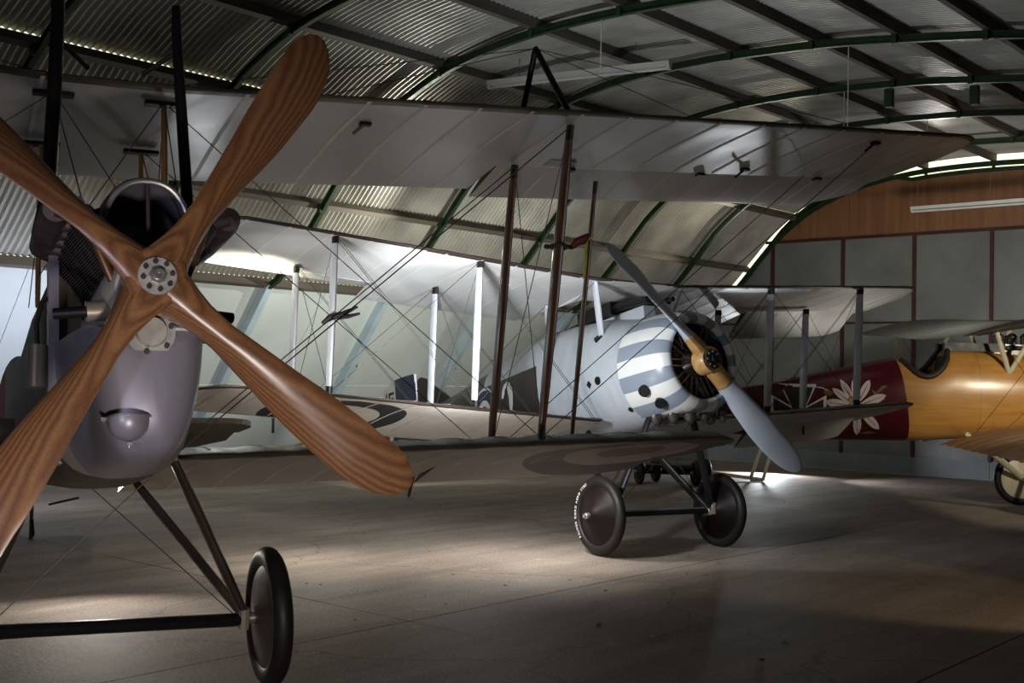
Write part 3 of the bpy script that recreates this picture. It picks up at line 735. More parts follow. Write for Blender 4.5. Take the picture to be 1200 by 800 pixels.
# tail
def plate(name, poly, th, mat, parent, xf):
    mb = MB(); mb.loft([[xf(u, v, o) for u, v in poly] for o in (-th/2, th/2)]); return mb.build(name, mat, parent, False)
tpl = [(1.93, 7.13)]+[(1.45+.5*math.cos(t), 6.72-.45*math.sin(t)) for t in np.linspace(0, pi/2, 9)]+[(.8, 6.2), (0, 6.15), (0, 7.15), (1.75, 7.15)]
full = tpl[:-2]+[(-x, y) for x, y in tpl[:-2][::-1]]
plate('tailplane', full, .05, 'olive_dope', re8, lambda u, v, o: (u, v, .16+o))
plate('elevator', [(1.9, 7.17), (.1, 7.17), (.1, 7.75), (1.6, 7.75), (1.88, 7.5)], .035, 'olive_dope', re8, lambda u, v, o: (u, v, .16+o-.15*(v-7.17)))
plate('elevator', [(-1.9, 7.17), (-.1, 7.17), (-.1, 7.75), (-1.6, 7.75), (-1.88, 7.5)], .035, 'olive_dope', re8, lambda u, v, o: (u, v, .16+o-.15*(v-7.17)))
plate('fin', [(6.3, .16), (6.7, .5), (7.1, .62), (7.18, .62), (7.18, .16)], .04, 'olive_dope', re8, lambda u, v, o: (o, u, v))
ca, sa = math.cos(.42), math.sin(.42)
rud = lambda u, v, o: (-(u-7.2)*sa+o*ca, 7.2+(u-7.2)*ca, v)
def rud_half(u0, u1):
    pts = []
    for u in np.linspace(u0, u1, 9): pts.append((u, .33+.60*math.sqrt(max(0, 1-((u-7.42)/.42)**2))))
    for u in np.linspace(u1, u0, 9): pts.append((u, .33-.55*math.sqrt(max(0, 1-((u-7.42)/.42)**2))))
    return pts
rd = plate('rudder', rud_half(7.2, 7.47), .06, 'grey_fabric', re8, rud)
plate('rudder_stripe', rud_half(7.472, 7.64), .06, 'grey_fabric', rd, rud); plate('rudder_stripe', rud_half(7.642, 7.825), .055, 'roundel_red', rd, rud)
gz = ground_z(RR, RO, 0, 7.15)
strut('tail_skid', (0, 6.75, -.10), (0, 7.15, gz+.015), .06, .035, 'strut_walnut', re8, .9)
mb = MB(); mb.tube([(0, 7.0, gz+.17), (.02, 7.12, gz+.05), (0, 7.17, gz+.012)], .016, 8); mb.build('skid_shoe', 'black_enamel', re8)

# red streamer tied to the front strut
fp = lo8(1, S8, 0)*.38+up8(1, S8, 0)*.62; W0 = RO+RR @ fp
M('red_ribbon', (.11, .015, .02), .7, 0, .3, 20); M('yellow_ribbon', (.42, .46, .06), .7, 0, .25, 20)
st = bpy.data.objects.new('strut_streamer', None); COL.objects.link(st); st.location = tuple(W0)
tag(st, 'small red ribbon with hanging yellow tassel tied round the varnished strut', 'ribbon')
mb = MB(); mb.tube([(.085*math.cos(t), .085*math.sin(t), .01*math.sin(3*t)) for t in np.linspace(0, 2*pi, 19)], .012, 6); mb.build('knot_band', 'leather_and_shade', st)
mb = MB(); mb.tube([(.085, -.02, 0), (.11, -.03, .03), (.15, -.03, .045), (.19, -.03, .08)], [.02, .028, .032, .012], 8); mb.build('ribbon', 'red_ribbon', st)
mb = MB(); mb.tube([(.22, -.03, .075), (.17, -.03, .04), (.165, -.03, -.03), (.17, -.03, -.10), (.16, -.03, -.16), (.163, -.03, -.20)], [.006, .010, .011, .009, .010, .004], 6); mb.build('tassel', 'yellow_ribbon', st)

# ================================================================== MIDDLE BIPLANE (striped cowl)
SR = rotm(.5794, .2055, -.0141); SO = np.array([1.7426, 10.7183, 1.7671])
sn = frame('biplane', SR, SO, (0, .83, ground_z(SR, SO, 0, .83)))
tag(sn, 'pale grey biplane with a white and grey striped engine cowl and two-blade propeller', 'biplane')
M('snipe_grey', (.40, .43, .47), .38, .15, .14, 2.4, .04)
M('strut_grey', (.52, .55, .60), .42, .1, .08, 4)
M('port_strut_grey', (.22, .24, .27), .45, .1, .1, 4)
M('blade_grey', (.46, .51, .58), .38, .05, .08, 2)
wood('boss_wood', (.42, .22, .07), (.62, .38, .15), .8, 0, .35)
M('engine_dark', (.16, .15, .14), .28, .8, .5, 12)
M('night_brown', (.035, .020, .017), .55, 0, .2, 4)
M('paint_white', (.72, .72, .70), .5, 0, .06, 6)
M('paint_blue', (.018, .028, .075), .5, 0, .15, 6)
M('paint_red', (.34, .03, .03), .5, 0, .15, 6)
M('paint_black', (.012, .012, .012), .5, 0, .2, 6)
def stripes():
    t = NT('cowl_stripes'); x = t.xyz(t.coord())
    a = t.math('ARCTAN2', t.math('SUBTRACT', x[2], .02), x[0])
    f = t.math('FRACT', t.math('ADD', t.math('MULTIPLY', a, 11/(2*pi)), 100.22))
    n = t.noise(t.coord((3, 3, 3)), 3)
    c = t.mix(t.math('GREATER_THAN', f, .5), (.25, .295, .36), (.78, .78, .76))
    c = t.mix(t.math('MULTIPLY', n, .18), c, (.2, .19, .18)); return t.done(c, .34, .1)
stripes()
def snipe_side():
    t = NT('snipe_fuselage'); x = t.xyz(t.coord())
    br = t.math('MAXIMUM', t.math('MULTIPLY', t.math('GREATER_THAN', x[1], 2.07), t.math('LESS_THAN', x[2], .355)), t.math('GREATER_THAN', x[1], 3.3))
    n = t.noise(t.coord((2, 5, 2)), 2.2, 5)
    g = t.mix(n, (.33, .36, .40), (.50, .53, .56)); c = t.mix(br, g, (.026, .015, .013))
    t.bump(t.noise(t.coord((1.2, 7, 1.2)), 2.0, 3), .25, .02)
    return t.done(c, .42)
snipe_side()
FS = Fus([(.60, .53, -.49, .50, 2.0), (.8, .57, -.49, .50, 2.05), (1.2, .66, -.48, .48, 2.2), (1.7, .71, -.46, .45, 2.3), (2.1, .73, -.43, .42, 2.5), (2.4, .72, -.39, .39, 2.6), (3.1, .60, -.29, .32, 2.8), (3.9, .50, -.18, .24, 3), (5.2, .36, .0, .13, 3), (6.0, .28, .08, .03, 3)])
mb = MB(); mb.loft(FS.smooth_rows([.60, .62, .7, .8, .95, 1.1, 1.25, 1.45, 1.7, 1.9, 2.1, 2.25, 2.4, 2.7, 3.1, 3.5, 3.9, 4.5, 5.2, 5.6, 6.0], 48)); mb.build('fuselage', 'snipe_fuselage', sn)
mb = MB(); rows = []
for y, r in ((.10, .350), (.07, .352), (.045, .366), (.04, .385), (.05, .41), (.085, .445), (.15, .478), (.25, .502), (.38, .515), (.5, .52), (.63, .518)):
    rows.append([(r*math.cos(2*pi*k/72), y, max(.02+r*math.sin(2*pi*k/72), -.435)) for k in range(72)])
mb.grid(rows, True); cw = mb.build('engine_cowl', 'cowl_stripes', sn); tag(cw, 'round engine cowl with radiating white and grey stripes')
mb = MB(); mb.lathe([(.62, .515), (.645, .512), (.66, .49)], (0, 0, .02), n=60, caps=False); mb.build('cowl_band', 'snipe_grey', sn)
# rotary engine
mb = MB(); mb.lathe([(.06, .001), (.06, .07), (.12, .11), (.16, .15), (.36, .16), (.40, .1)], (0, 0, .01), n=28, caps=False); mb.build('crankcase', 'engine_dark', sn)
mb = MB(); mb.lathe([(.44, .001), (.44, .49)], (0, 0, .02), n=36, caps=False); mb.build('dark_backing', 'black_enamel', sn)  # dark backing disc put in behind the cylinders
for k in range(9):
    a = 2*pi*k/9+.35; ax = (math.cos(a), 0, math.sin(a)); pr = [(.13, .055)]
    for i in range(11): z = .16+i*.021; pr += [(z, .05), (z+.002, .072), (z+.008, .072), (z+.01, .05)]
    pr += [(.40, .05), (.415, .03), (.415, .001)]
    mb = MB(); mb.lathe(pr, (0, .26, .01), ax, 16, caps=False); mb.build('cylinder', 'engine_dark', sn)
    for q in (-.03, .03): rod('pushrod', (.12*ax[0]-q*ax[2], .15, .01+.12*ax[2]+q*ax[0]), (.42*ax[0]-q*ax[2], .17, .01+.42*ax[2]+q*ax[0]), .006, 'bare_steel', sn, 6)
for x, y, r in ((-.2, .3, .05), (-.05, .25, .06), (.1, .22, .05), (.22, .28, .06), (.3, .2, .04), (-.3, .42, .05)):
    mb = MB(); mb.tube([(x, y, -.42), (x+.01, y, -.47), (x+.02, y+.02, -.52)], [r, r*1.05, r*.5], 10); mb.build('cylinder_head', 'engine_dark', sn)
# propeller
mb = MB()
s_ch = lambda r: float(np.interp(r, [.05, .15, .25, .45, .8, 1.1, 1.41], [.17, .17, .165, .20, .255, .25, .20]))
s_be = lambda r: float(np.interp(r, [.05, .2, .4, .7, 1.0, 1.41], [1.0, .98, .82, .60, .47, .37]))
s_th = lambda r: float(np.interp(r, [.05, .2, .4, .8, 1.41], [.15, .13, .085, .05, .016]))
s_sw = lambda r: float(np.interp(r, [0, .4, 1.0, 1.41], [0, .0, .01, .06]))
PH = math.atan2(1.0, -.926)
for ph in (PH, PH+pi): blade(mb, ph, 1.42, s_ch, s_be, s_th, s_sw, 1, .27, 16, tip=.22)
sp = mb.build('propeller', 'blade_grey', sn); tag(sp, 'two-blade propeller painted pale grey with bare wooden boss')
mb = MB(); 
for ph in (PH, PH+pi): blade(mb, ph, .30, s_ch, s_be, lambda r: s_th(r)+.006, s_sw, 1, .0, 16, tip=.01, nr=12)

mb.lathe([(-.075, .09), (-.08, .11), (-.06, .125), (.06, .125), (.07, .1), (.07, .0)], n=28); mb.build('wooden_boss', 'boss_wood', sp)
mb = MB(); mb.lathe([(-.075, .088), (-.095, .088), (-.097, .08), (-.097, .05), (-.085, .045), (-.085, .03), (-.12, .028), (-.12, .001)], n=26, caps=False); mb.build('hub_plate', 'engine_dark', sp)
for k in range(8):
    a = 2*pi*k/8; mb = MB(); mb.lathe([(-.09, .010), (-.108, .009)], (.068*math.cos(a), 0, .068*math.sin(a)), n=6); mb.build('bolt', 'bare_steel', sp, False)
# openings
def disc_on(y, z, r, mat, parent, square=False, name='vent_hole', fus=None, cowl=False):
    if cowl:
        rr = .52 if y > .4 else float(np.interp(y, [.085, .15, .25, .38], [.445, .478, .502, .515])); x = -math.sqrt(rr*rr-(z-.02)**2); n = np.array([x, -.25, z-.02])
    else: x = -FS.x(y, z); n = np.array([x, 0, z-.05])
    n = n/np.linalg.norm(n); c = np.array([x, y, z])+n*(.02 if cowl else 0)
    mb = MB(); mb.lathe([(-.05, r), (.010, r*1.0), (.010, r*.9), (.007, r*.85), (.007, .0005)], c, n, 4 if square else 22, caps=False); return mb.build(name, mat, parent, not square)
disc_on(.345, -.215, .055, 'black_enamel', cw, cowl=True); disc_on(.26, -.335, .052, 'black_enamel', cw, cowl=True)
disc_on(.97, -.01, .04, 'black_enamel', sn); disc_on(1.12, -.02, .035, 'black_enamel', sn, True); disc_on(1.03, .42, .06, 'black_enamel', sn, True); disc_on(.68, -.33, .025, 'black_enamel', sn)
# coaming, guns, windscreen
mb = MB(); mb.tube([(.22*math.cos(t), 2.0+.24*math.sin(t), .735-.10*abs(math.cos(t))) for t in np.linspace(0, 2*pi, 25)], .035, 8); mb.build('cockpit_coaming', 'leather_and_shade', sn)
for s in (-1, 1):
    mb = MB(); mb.box((s*.12, 1.35, .74), (.09, .55, .13)); mb.tube([(s*.12, 1.1, .74), (s*.12, .55, .70)], .035, 10); mb.tube([(s*.12, .56, .70), (s*.12, .48, .70)], .022, 8); mb.build('machine_gun', 'black_enamel', sn)
mb = MB(); mb.box((0, 1.05, .62), (.14, .7, .12)); mb.build('gun_fairing', 'snipe_grey', sn, False)
# wings
SCW, SYF, SSS, SOX, SIX = .5284, .8138, .8194, 3.1835, 1.7912; SS = 4.36
zsu = lambda x, y: .9298-.0394*(y-SYF)+max(0, abs(x)-SCW)*math.tan(.0689)-.015
sle = lambda x: .724+tipcurve(x, SS, .45, .62)
def ste(x):
    v = 2.23-tipcurve(x, SS, .5, .8)
    if abs(x) < .34: v = min(v, 1.40)
    elif abs(x) < .5: v = min(v, 1.40+.83*math.sqrt((abs(x)-.34)/.16))
    return v
rbs = sorted([.36*k for k in range(-12, 13)]+[-SS, SS])
roundel('snipe_underside', (.62, .61, .58), -2.85, 1.78, [(.66, (.02, .024, .032)), (.42, (.62, .6, .56)), (.2, (.3, .05, .04))])
M('snipe_linen', (.66, .66, .64), .45, 0, .08, 1.5)
M('tape_white', (.78, .77, .74), .5, 0, .05, 6)
SU = Wing(sle, ste, zsu, rbs, .04, .05); HS = .70
su = SU.mesh('upper_wing', [(-SS+.003, -4.15, 0, 1), (-4.15, -2.35, 0, HS), (-2.35, 2.35, 0, 1), (2.35, 4.15, 0, HS), (4.15, SS-.003, 0, 1)], ['night_brown', 'snipe_linen'], sn)
for s in (-1, 1):
    tr = hinge(SU, 0, HS, .50 if s > 0 else -.30); a, b = (2.37, 4.14) if s > 0 else (-4.14, -2.37)
    SU.mesh('aileron', [(a, b, HS+.004, 1)], ['night_brown', 'snipe_linen'], su, tr)
    for x in rbs:
        if a < x < b: SU.tape(x, .02, HS+.03, .985, 'tape_white', su, tr)
for x in rbs[1:-1]: SU.tape(x, .022, .02, HS-.01 if 2.37 < abs(x) < 4.14 else .985, 'tape_white', su)
zsl = lambda x, y: -.3662-.0394*(y-1.0927)+max(0, abs(x)-SCW)*math.tan(.0673)-.015
lsle = lambda x: .99+tipcurve(x, SS, .45, .6); lste = lambda x: 2.36-tipcurve(x, SS, .5, .7)
for s in (-1, 1):
    rb = sorted([s*(.44+(SS-.44)*k/12) for k in range(13)]); W = Wing(lsle, lste, zsl, rb, .04, .05, .3)
    x0, x1 = (.46, SS-.004) if s > 0 else (-SS+.004, -.46); h0, h1 = (2.4, 4.1) if s > 0 else (-4.1, -2.4)
    lw = W.mesh('lower_wing', [(x0, h0, 0, 1), (h0, h1, 0, .70), (h1, x1, 0, 1)], ['night_brown', 'snipe_underside'], sn)
    W.mesh('aileron', [(h0+.01, h1-.01, .704, 1)], ['night_brown', 'snipe_underside'], lw, hinge(W, 0, .70, .45 if s > 0 else -.25))
    for x in rb[1:-1]: W.tape(x, .02, .03, .69 if h0 < x < h1 else .985, 'tape_white', lw)
    mb = MB(); p = W.pt(s*3.3, .75, -1); mb.tube([p, p+np.array([0, .02, -.13])], .012, 6); mb.build('aileron_horn', 'black_enamel', lw)
su_ = lambda s, x, dy: np.array([s*x, SYF+dy, zsu(x, SYF+dy)-.0])
sl_ = lambda s, x, dy: np.array([s*x, 1.0927+dy, zsl(x, 1.0927+dy)+.04])
for s in (-1, 1):
    for dy in (0, SSS):
        for x in (SOX, SIX):
            strut('interplane_strut', sl_(s, x, dy), su_(s, x, dy), .095, .05, 'strut_grey', sn, .8, 'black_enamel')
        strut('cabane_strut', (s*.36, SYF+.2+dy, .42), su_(s, SCW, dy), .075, .045, 'strut_grey', sn, .85)
        r0 = np.array([s*.42, 1.12+dy, -.40])
        for e in (-.015, .015):
            rod('bracing_wire', r0+np.array([0, e, 0]), su_(s, SIX, dy)+np.array([0, e, 0]), .003, 'wire', sn, 6)
            rod('bracing_wire', sl_(s, SIX, dy)+np.array([0, e, 0]), su_(s, SOX, dy)+np.array([0, e, 0]), .003, 'wire', sn, 6)
        rod('bracing_wire', su_(s, SCW, dy), sl_(s, SIX, dy), .003, 'wire', sn, 6); rod('bracing_wire', su_(s, SIX, dy), sl_(s, SOX, dy), .003, 'wire', sn, 6)
    for x in (SOX, SIX):
        rod('bracing_wire', su_(s, x, 0), sl_(s, x, SSS), .0028, 'wire', sn, 6); rod('bracing_wire', su_(s, x, SSS), sl_(s, x, 0), .0028, 'wire', sn, 6)
    wheel(sn, (s*.7221, .8325, -1.2716), .355, .05, 'tyre_rubber', 'dark_cover', (1, 0, 0), .10)
    ft = np.array([s*.60, .83, -1.25])
    strut('undercarriage_leg', (s*.26, .55, -.42), ft+np.array([0, -.03, 0]), .08, .045, 'black_enamel', sn, .85)
    strut('undercarriage_leg', (s*.30, 1.45, -.42), ft+np.array([0, .04, 0]), .08, .045, 'black_enamel', sn, .85)
    mb = MB(); mb.tube([ft+np.array([0, -.06, .05]), ft+np.array([0, -.05, -.04]), ft+np.array([0, .05, -.05]), ft+np.array([0, .07, .05])], .03, 8); mb.build('bungee_binding', 'canister_tan', sn)
    rod('bracing_wire', (s*.28, .56, -.44), (-s*.58, .83, -1.24), .0028, 'wire', sn, 6)
rod('axle', (-.74, .8325, -1.2716), (.74, .8325, -1.2716), .024, 'black_enamel', sn)
rod('spreader_bar', (-.6, .88, -1.25), (.6, .88, -1.25), .02, 'bare_steel', sn)
# raised white lettering round the outer tyre wall
def tyre_text(parent, c, text, rad, size, side, a0):
    cu = bpy.data.curves.new('lettering', 'FONT'); cu.size = size; cu.extrude = .0012; cu.resolution_u = 2
    ob = bpy.data.objects.new('lettering', cu); COL.objects.link(ob); vs_, fs_ = [], []; ang = a0
    for ch in text:
        if ch == ' ': ang -= size*.45/rad; continue
        cu.body = ch; bpy.context.view_layer.update(); me = bpy.data.meshes.new_from_object(ob.evaluated_get(bpy.context.evaluated_depsgraph_get()))
        w = max(v.co.x for v in me.vertices)+.006; th = ang-w/2/rad; b = len(vs_)
        up = np.array([0, -math.cos(th), math.sin(th)]); ri = np.array([0, -math.sin(th), -math.cos(th)])
        for v in me.vertices: vs_.append(tuple(np.array(c)+np.array([side*(.052+v.co.z), 0, 0])+up*(rad+v.co.y)+ri*(v.co.x-w/2)))
        fs_ += [tuple(b+k for k in p.vertices) for p in me.polygons]; ang -= w/rad; bpy.data.meshes.remove(me)
    bpy.data.objects.remove(ob); bpy.data.curves.remove(cu)
    mb = MB(); mb.v = vs_; mb.f = fs_; mb.mi = [0]*len(fs_); return mb.build('tyre_lettering', 'paint_white', parent, False)
for o in list(sn.children):
    if o.name.startswith('wheel'):
        x = sum(v.co.x for v in o.data.vertices)/len(o.data.vertices); tyre_text(o, (x, .8325, -1.2716), 'PALMER CORD AERO TYRE', .292, .036, math.copysign(1, x), 3.75)
# tail
def xz(o0): return lambda u, v, o: (o+o0, u, v)
plate('fin', [(4.5, .44), (4.75, .62), (5.05, .80), (5.2, .85), (5.3, .83), (5.33, .3), (5.2, .3)], .035, 'night_brown', sn, xz(0))
def rudp(u0, u1):
    f = lambda u: .90+.045*math.cos((u-5.8)*2.2) if u < 6.05 else .905-1.6*(u-6.05)**1.5*1.6
    us = np.linspace(u0, u1, 7); return [(u, f(u)) for u in us]+[(u, .02+.35*max(0, u-5.95)) for u in us[::-1]]
rd = plate('rudder', rudp(5.37, 5.9), .035, 'paint_blue', sn, xz(0)); tag(rd, 'rudder striped blue, white and red')
plate('rudder_stripe', rudp(5.902, 6.13), .035, 'paint_white', rd, xz(0)); plate('rudder_stripe', rudp(6.132, 6.35), .03, 'paint_red', rd, xz(0))
mb = MB()
for u0, u1, v0, v1 in ((6.05, 6.09, .62, .80), (5.94, 6.09, .765, .80), (5.95, 6.09, .695, .725), (5.94, 6.09, .62, .655)):
    mb.box((-.0185, (u0+u1)/2, (v0+v1)/2), (.004, u1-u0, v1-v0))
mb.build('letter_e', 'paint_black', rd, False)
stp = [(1.35, 5.3), (1.3, 4.95), (1.0, 4.72), (.05, 4.55), (.05, 5.35), (1.35, 5.35)]
for s in (-1, 1):
    plate('tailplane', [(s*x, y) for x, y in stp], .04, 'night_brown', sn, lambda u, v, o: (u, v, .30+o))
    plate('elevator', [(s*x, y) for x, y in ((.06, 5.37), (1.35, 5.37), (1.33, 5.65), (1.0, 5.85), (.2, 5.85))], .03, 'night_brown', sn, lambda u, v, o: (u, v, .30+o-.2*(v-5.37)))
gz = ground_z(SR, SO, 0, 5.75); strut('tail_skid', (0, 5.3, .05), (0, 5.75, gz+.015), .06, .035, 'strut_walnut', sn, .9)
# markings on the side
two = [(2.83, .15), (2.82, .205), (2.785, .262), (2.725, .29), (2.665, .272), (2.63, .215), (2.625, .15), (2.64, .07), (2.68, -.01), (2.74, -.07)]
decal('number_two', ribbon(two, .055), FS, -1, 'paint_white', sn); decal('number_two', [(2.82, -.10), (2.60, -.10), (2.60, -.15), (2.82, -.15)], FS, -1, 'paint_white', sn)
def circ(cy, cz, r, n=28): return [(cy+r*math.cos(2*pi*k/n), cz+r*math.sin(2*pi*k/n)) for k in range(n)]
for r, m_, o in ((.29, 'paint_white', .006), (.26, 'paint_blue', .009), (.15, 'paint_white', .012), (.085, 'paint_red', .015)): decal('roundel_ring', circ(3.28, .06, r), FS, -1, m_, sn, o)
# black spring clamp on the outer front strut
cp = SO+SR @ (sl_(-1, SOX, 0)*.52+su_(-1, SOX, 0)*.48)
cl = bpy.data.objects.new('spring_clamp', None); COL.objects.link(cl); cl.location = tuple(cp); tag(cl, 'small black spring clamp gripping the pale strut', 'clamp')
mb = MB(); mb.tube([(-.07, -.085, -.05), (0, -.09, .0), (.10, -.09, .03), (.22, -.085, .09)], [.012, .03, .022, .01], 8); mb.build('jaw', 'paint_black', cl)
mb = MB(); mb.tube([(.05, -.09, .0), (.14, -.09, .01), (.24, -.085, .035)], [.022, .018, .01], 8); mb.build('handle', 'paint_black', cl)

# ================================================================== FAR BIPLANE (varnished plywood body)
AR = rotm(pi/2, 0, 0)*.943; AO = np.array([5.1865, 15.088, .093]); AG = -.0986   # AG: local height of the floor
ab = frame('biplane', AR, AO, (0, -1.67, AG)); tag(ab, 'biplane with varnished plywood body and dark red tail half bearing a white flower', 'biplane')
def ply():
    t = NT('varnished_ply'); v = t.coord(); x = t.xyz(v)
    n = t.noise(t.coord((3, 1.2, 14)), 1.6, 6, .6); n2 = t.noise(t.coord((2, 2, 2)), 2, 4)
    w = t.mix(t.math('MULTIPLY_ADD', n, 2, -.5, True), (.44, .20, .045), (.62, .33, .09)); w = t.mix(t.math('MULTIPLY', n2, .35), w, (.36, .15, .03))
    for p in (-.62, -1.25):
        w = t.mix(t.math('MULTIPLY', t.math('LESS_THAN', t.math('ABSOLUTE', t.math('SUBTRACT', x[1], p)), .004), .5), w, (.16, .07, .02))
    edge = t.math('SUBTRACT', x[1], t.math('MULTIPLY', t.math('SUBTRACT', x[2], 1.3), .16))
    c = t.mix(t.math('GREATER_THAN', edge, .33), w, (.075, .006, .012)); return t.done(c, .26)
ply()
M('mauve_green', (.065, .068, .056), .5, 0, .45, 1.1); M('lilac_brown', (.36, .21, .12), .55, 0, .25, 2.5)
wood('strut_cream', (.52, .45, .32), (.66, .59, .45), .8, 2, .4)
M('petal_pink', (.66, .55, .56), .5, 0, .1, 8); M('leaf_olive', (.13, .085, .03), .5, 0, .2, 8); M('stamen', (.45, .3, .08), .5, 0, .2, 8)
FA = Fus([(-2.75, 1.80, 1.42, .19, 2), (-2.5, 1.92, 1.22, .34, 2.1), (-2.0, 1.98, 1.03, .40, 2.2), (-1.2, 2.00, .92, .41, 2.3), (-.63, 2.04, .87, .41, 2.3), (-.26, 2.06, .85, .40, 2.3), (.0, 2.0, .83, .395, 2.3), (.45, 1.93, .815, .385, 2.35), (1.14, 1.77, .81, .35, 2.4), (2.09, 1.56, .83, .28, 2.5), (3.2, 1.38, .90, .17, 2.6), (4.2, 1.24, 1.0, .05, 2.8)])
RIM = np.array([(-.30, 2.08), (-.26, 2.03), (-.21, 1.91), (-.15, 1.81), (-.08, 1.74), (.0, 1.69), (.07, 1.675), (.15, 1.69), (.22, 1.735), (.30, 1.82), (.37, 1.89), (.42, 1.95)])
def cut(p):
    if -.30 < p[1] < .42:
        r = float(np.interp(p[1], RIM[:, 0], RIM[:, 1]))
        if p[2] > r: return (p[0]*1.0, p[1], r-(.35*max(0, 1-(abs(p[0])/.30)**2) if -.22 < p[1] < .33 else 0))
    return p
ysA = [-2.75, -2.6, -2.4, -2.1, -1.7, -1.3, -.9, -.6, -.4]+list(np.linspace(-.3, .42, 22))+[.5, .8, 1.14, 1.6, 2.09, 2.6, 3.2, 3.7, 4.2]
r0_ = FA.smooth_rows(ysA, 56); r1_ = FA.smooth_rows(ysA, 56, cut)
cutm = [[abs(a[2]-b[2]) > .02 for a, b in zip(p, q)] for p, q in zip(r0_, r1_)]
mb = MB(); mb.loft(r1_, lambda i, j: 1 if cutm[i][j] and cutm[i][(j+1) % 56] and cutm[i+1][j] and cutm[i+1][(j+1) % 56] else 0); mb.build('fuselage', ['varnished_ply', 'leather_and_shade'], ab)  # cockpit hollow faces coloured dark to stand in for the shade inside
for s in (-1, 1):
    pts = []
    for y, z in RIM[1:-1]: pts.append((s*max(FA.x(y, z)-.012, .12), y, z))
    mb = MB(); mb.tube(pts, .045, 10); mb.build('cockpit_coaming', 'leather_and_shade', ab)
mb = MB(); mb.loft([[(math.cos(t)*.30*k, y, z0+.33*math.sin(t)*k) for t in np.linspace(0, 2*pi, 20, endpoint=False)] for y, k, z0 in ((.42, .55, 1.72), (.36, .8, 1.62))]); mb.build('headrest', 'leather_and_shade', ab)
# Cross and flower
bc = (1.735, 1.15)
def cross_arm(w0, w1, r0, r1, ang):
    c, s = math.cos(ang), math.sin(ang); return [(bc[0]+c*u-s*v, bc[1]+s*u+c*v) for u, v in ((-w0, r0), (-w1, r1), (w1, r1), (w0, r0))]
for ang in (0, pi/2, -pi/2):
    decal('cross_outline', cross_arm(.05, .24, 0, .40, ang) if ang == 0 else cross_arm(.05, .26, .0, .36, ang), FA, -1, 'paint_white', ab, .006, 3)
    decal('cross_arm', cross_arm(.045, .195, 0, .36, ang) if ang == 0 else cross_arm(.03, .21, .0, .32, ang), FA, -1, 'paint_black', ab, .010, 3)
fc = (1.0, 1.27)
def petal(ang, L, w):
    p = []
    for t in np.linspace(0, 1, 9): p.append((L*(.12+.88*t), w*math.sin(pi*min(t*.97+.03, 1))**.7*(.5+.5*t)))
    q = p+[(u, -v) for u, v in p[::-1][1:]]
    c, s = math.cos(ang), math.sin(ang); return [(fc[0]+c*u-s*v, fc[1]+s*u+c*v) for u, v in q]
for d, L, w in ((8, .40, .075), (38, .38, .06), (62, .40, .06), (88, .37, .06), (118, .40, .065), (158, .42, .075), (222, .44, .07), (262, .38, .07), (310, .38, .07), (-18, .38, .07)):
    decal('petal', petal(math.radians(d), L, w), FA, -1, 'petal_pink', ab, .008, 2)
    a = math.radians(d); c, s = math.cos(a), math.sin(a); decal('petal_vein', [(fc[0]+c*u-s*v, fc[1]+s*u+c*v) for u, v in ((.12, .006), (L*.85, .002), (L*.85, -.002), (.12, -.006))], FA, -1, 'night_brown', ab, .011, 1)
for dy, dz in ((.07, .0), (-.02, .04), (-.09, .0), (.03, -.06), (.06, .09)):
    decal('stamen', circ(fc[0]+dy, fc[1]+dz, .042, 12), FA, -1, 'leaf_olive', ab, .012, 1); decal('stamen', circ(fc[0]+dy, fc[1]+dz, .026, 12), FA, -1, 'stamen', ab, .015, 1)
for pts in ([(1.33, 1.40), (1.42, 1.44), (1.36, 1.50), (1.28, 1.44)], [(.76, 1.42), (.80, 1.50), (.74, 1.46), (.66, 1.55), (.58, 1.55), (.68, 1.48)], [(.95, .92), (.8, .95), (.7, .93), (.82, .91)]):
    decal('leaf', pts, FA, -1, 'leaf_olive', ab, .008, 1)
decal('stem', ribbon([(1.60, 1.51), (1.5, 1.515), (1.42, 1.505), (1.36, 1.47)], .014), FA, -1, 'petal_pink', ab, .009, 1)
# engine block on top, spinner
mb = MB(); mb.box((0, -1.45, 2.02), (.22, 1.1, .22)); mb.build('engine_block', 'engine_dark', ab, False)
for k in range(6): mb = MB(); mb.lathe([(0, .07), (.16, .07), (.17, .06), (.2, .03)], (0, -1.0-.18*k, 2.08), (0, 0, 1), 14); mb.build('cylinder', 'engine_dark', ab)
mb = MB(); mb.lathe([(0, .30), (-.12, .28), (-.28, .2), (-.38, .08), (-.4, .001)], (0, -2.72, 1.62), (0, 1, 0), 28); mb.build('spinner', 'varnished_ply', ab)
for s in (-1, 1): mb = MB(); mb.box((s*.13, -.62, 2.08), (.08, .8, .11)); mb.tube([(s*.13, -1.0, 2.08), (s*.13, -1.5, 2.08)], .03, 10); mb.build('machine_gun', 'paint_black', ab)
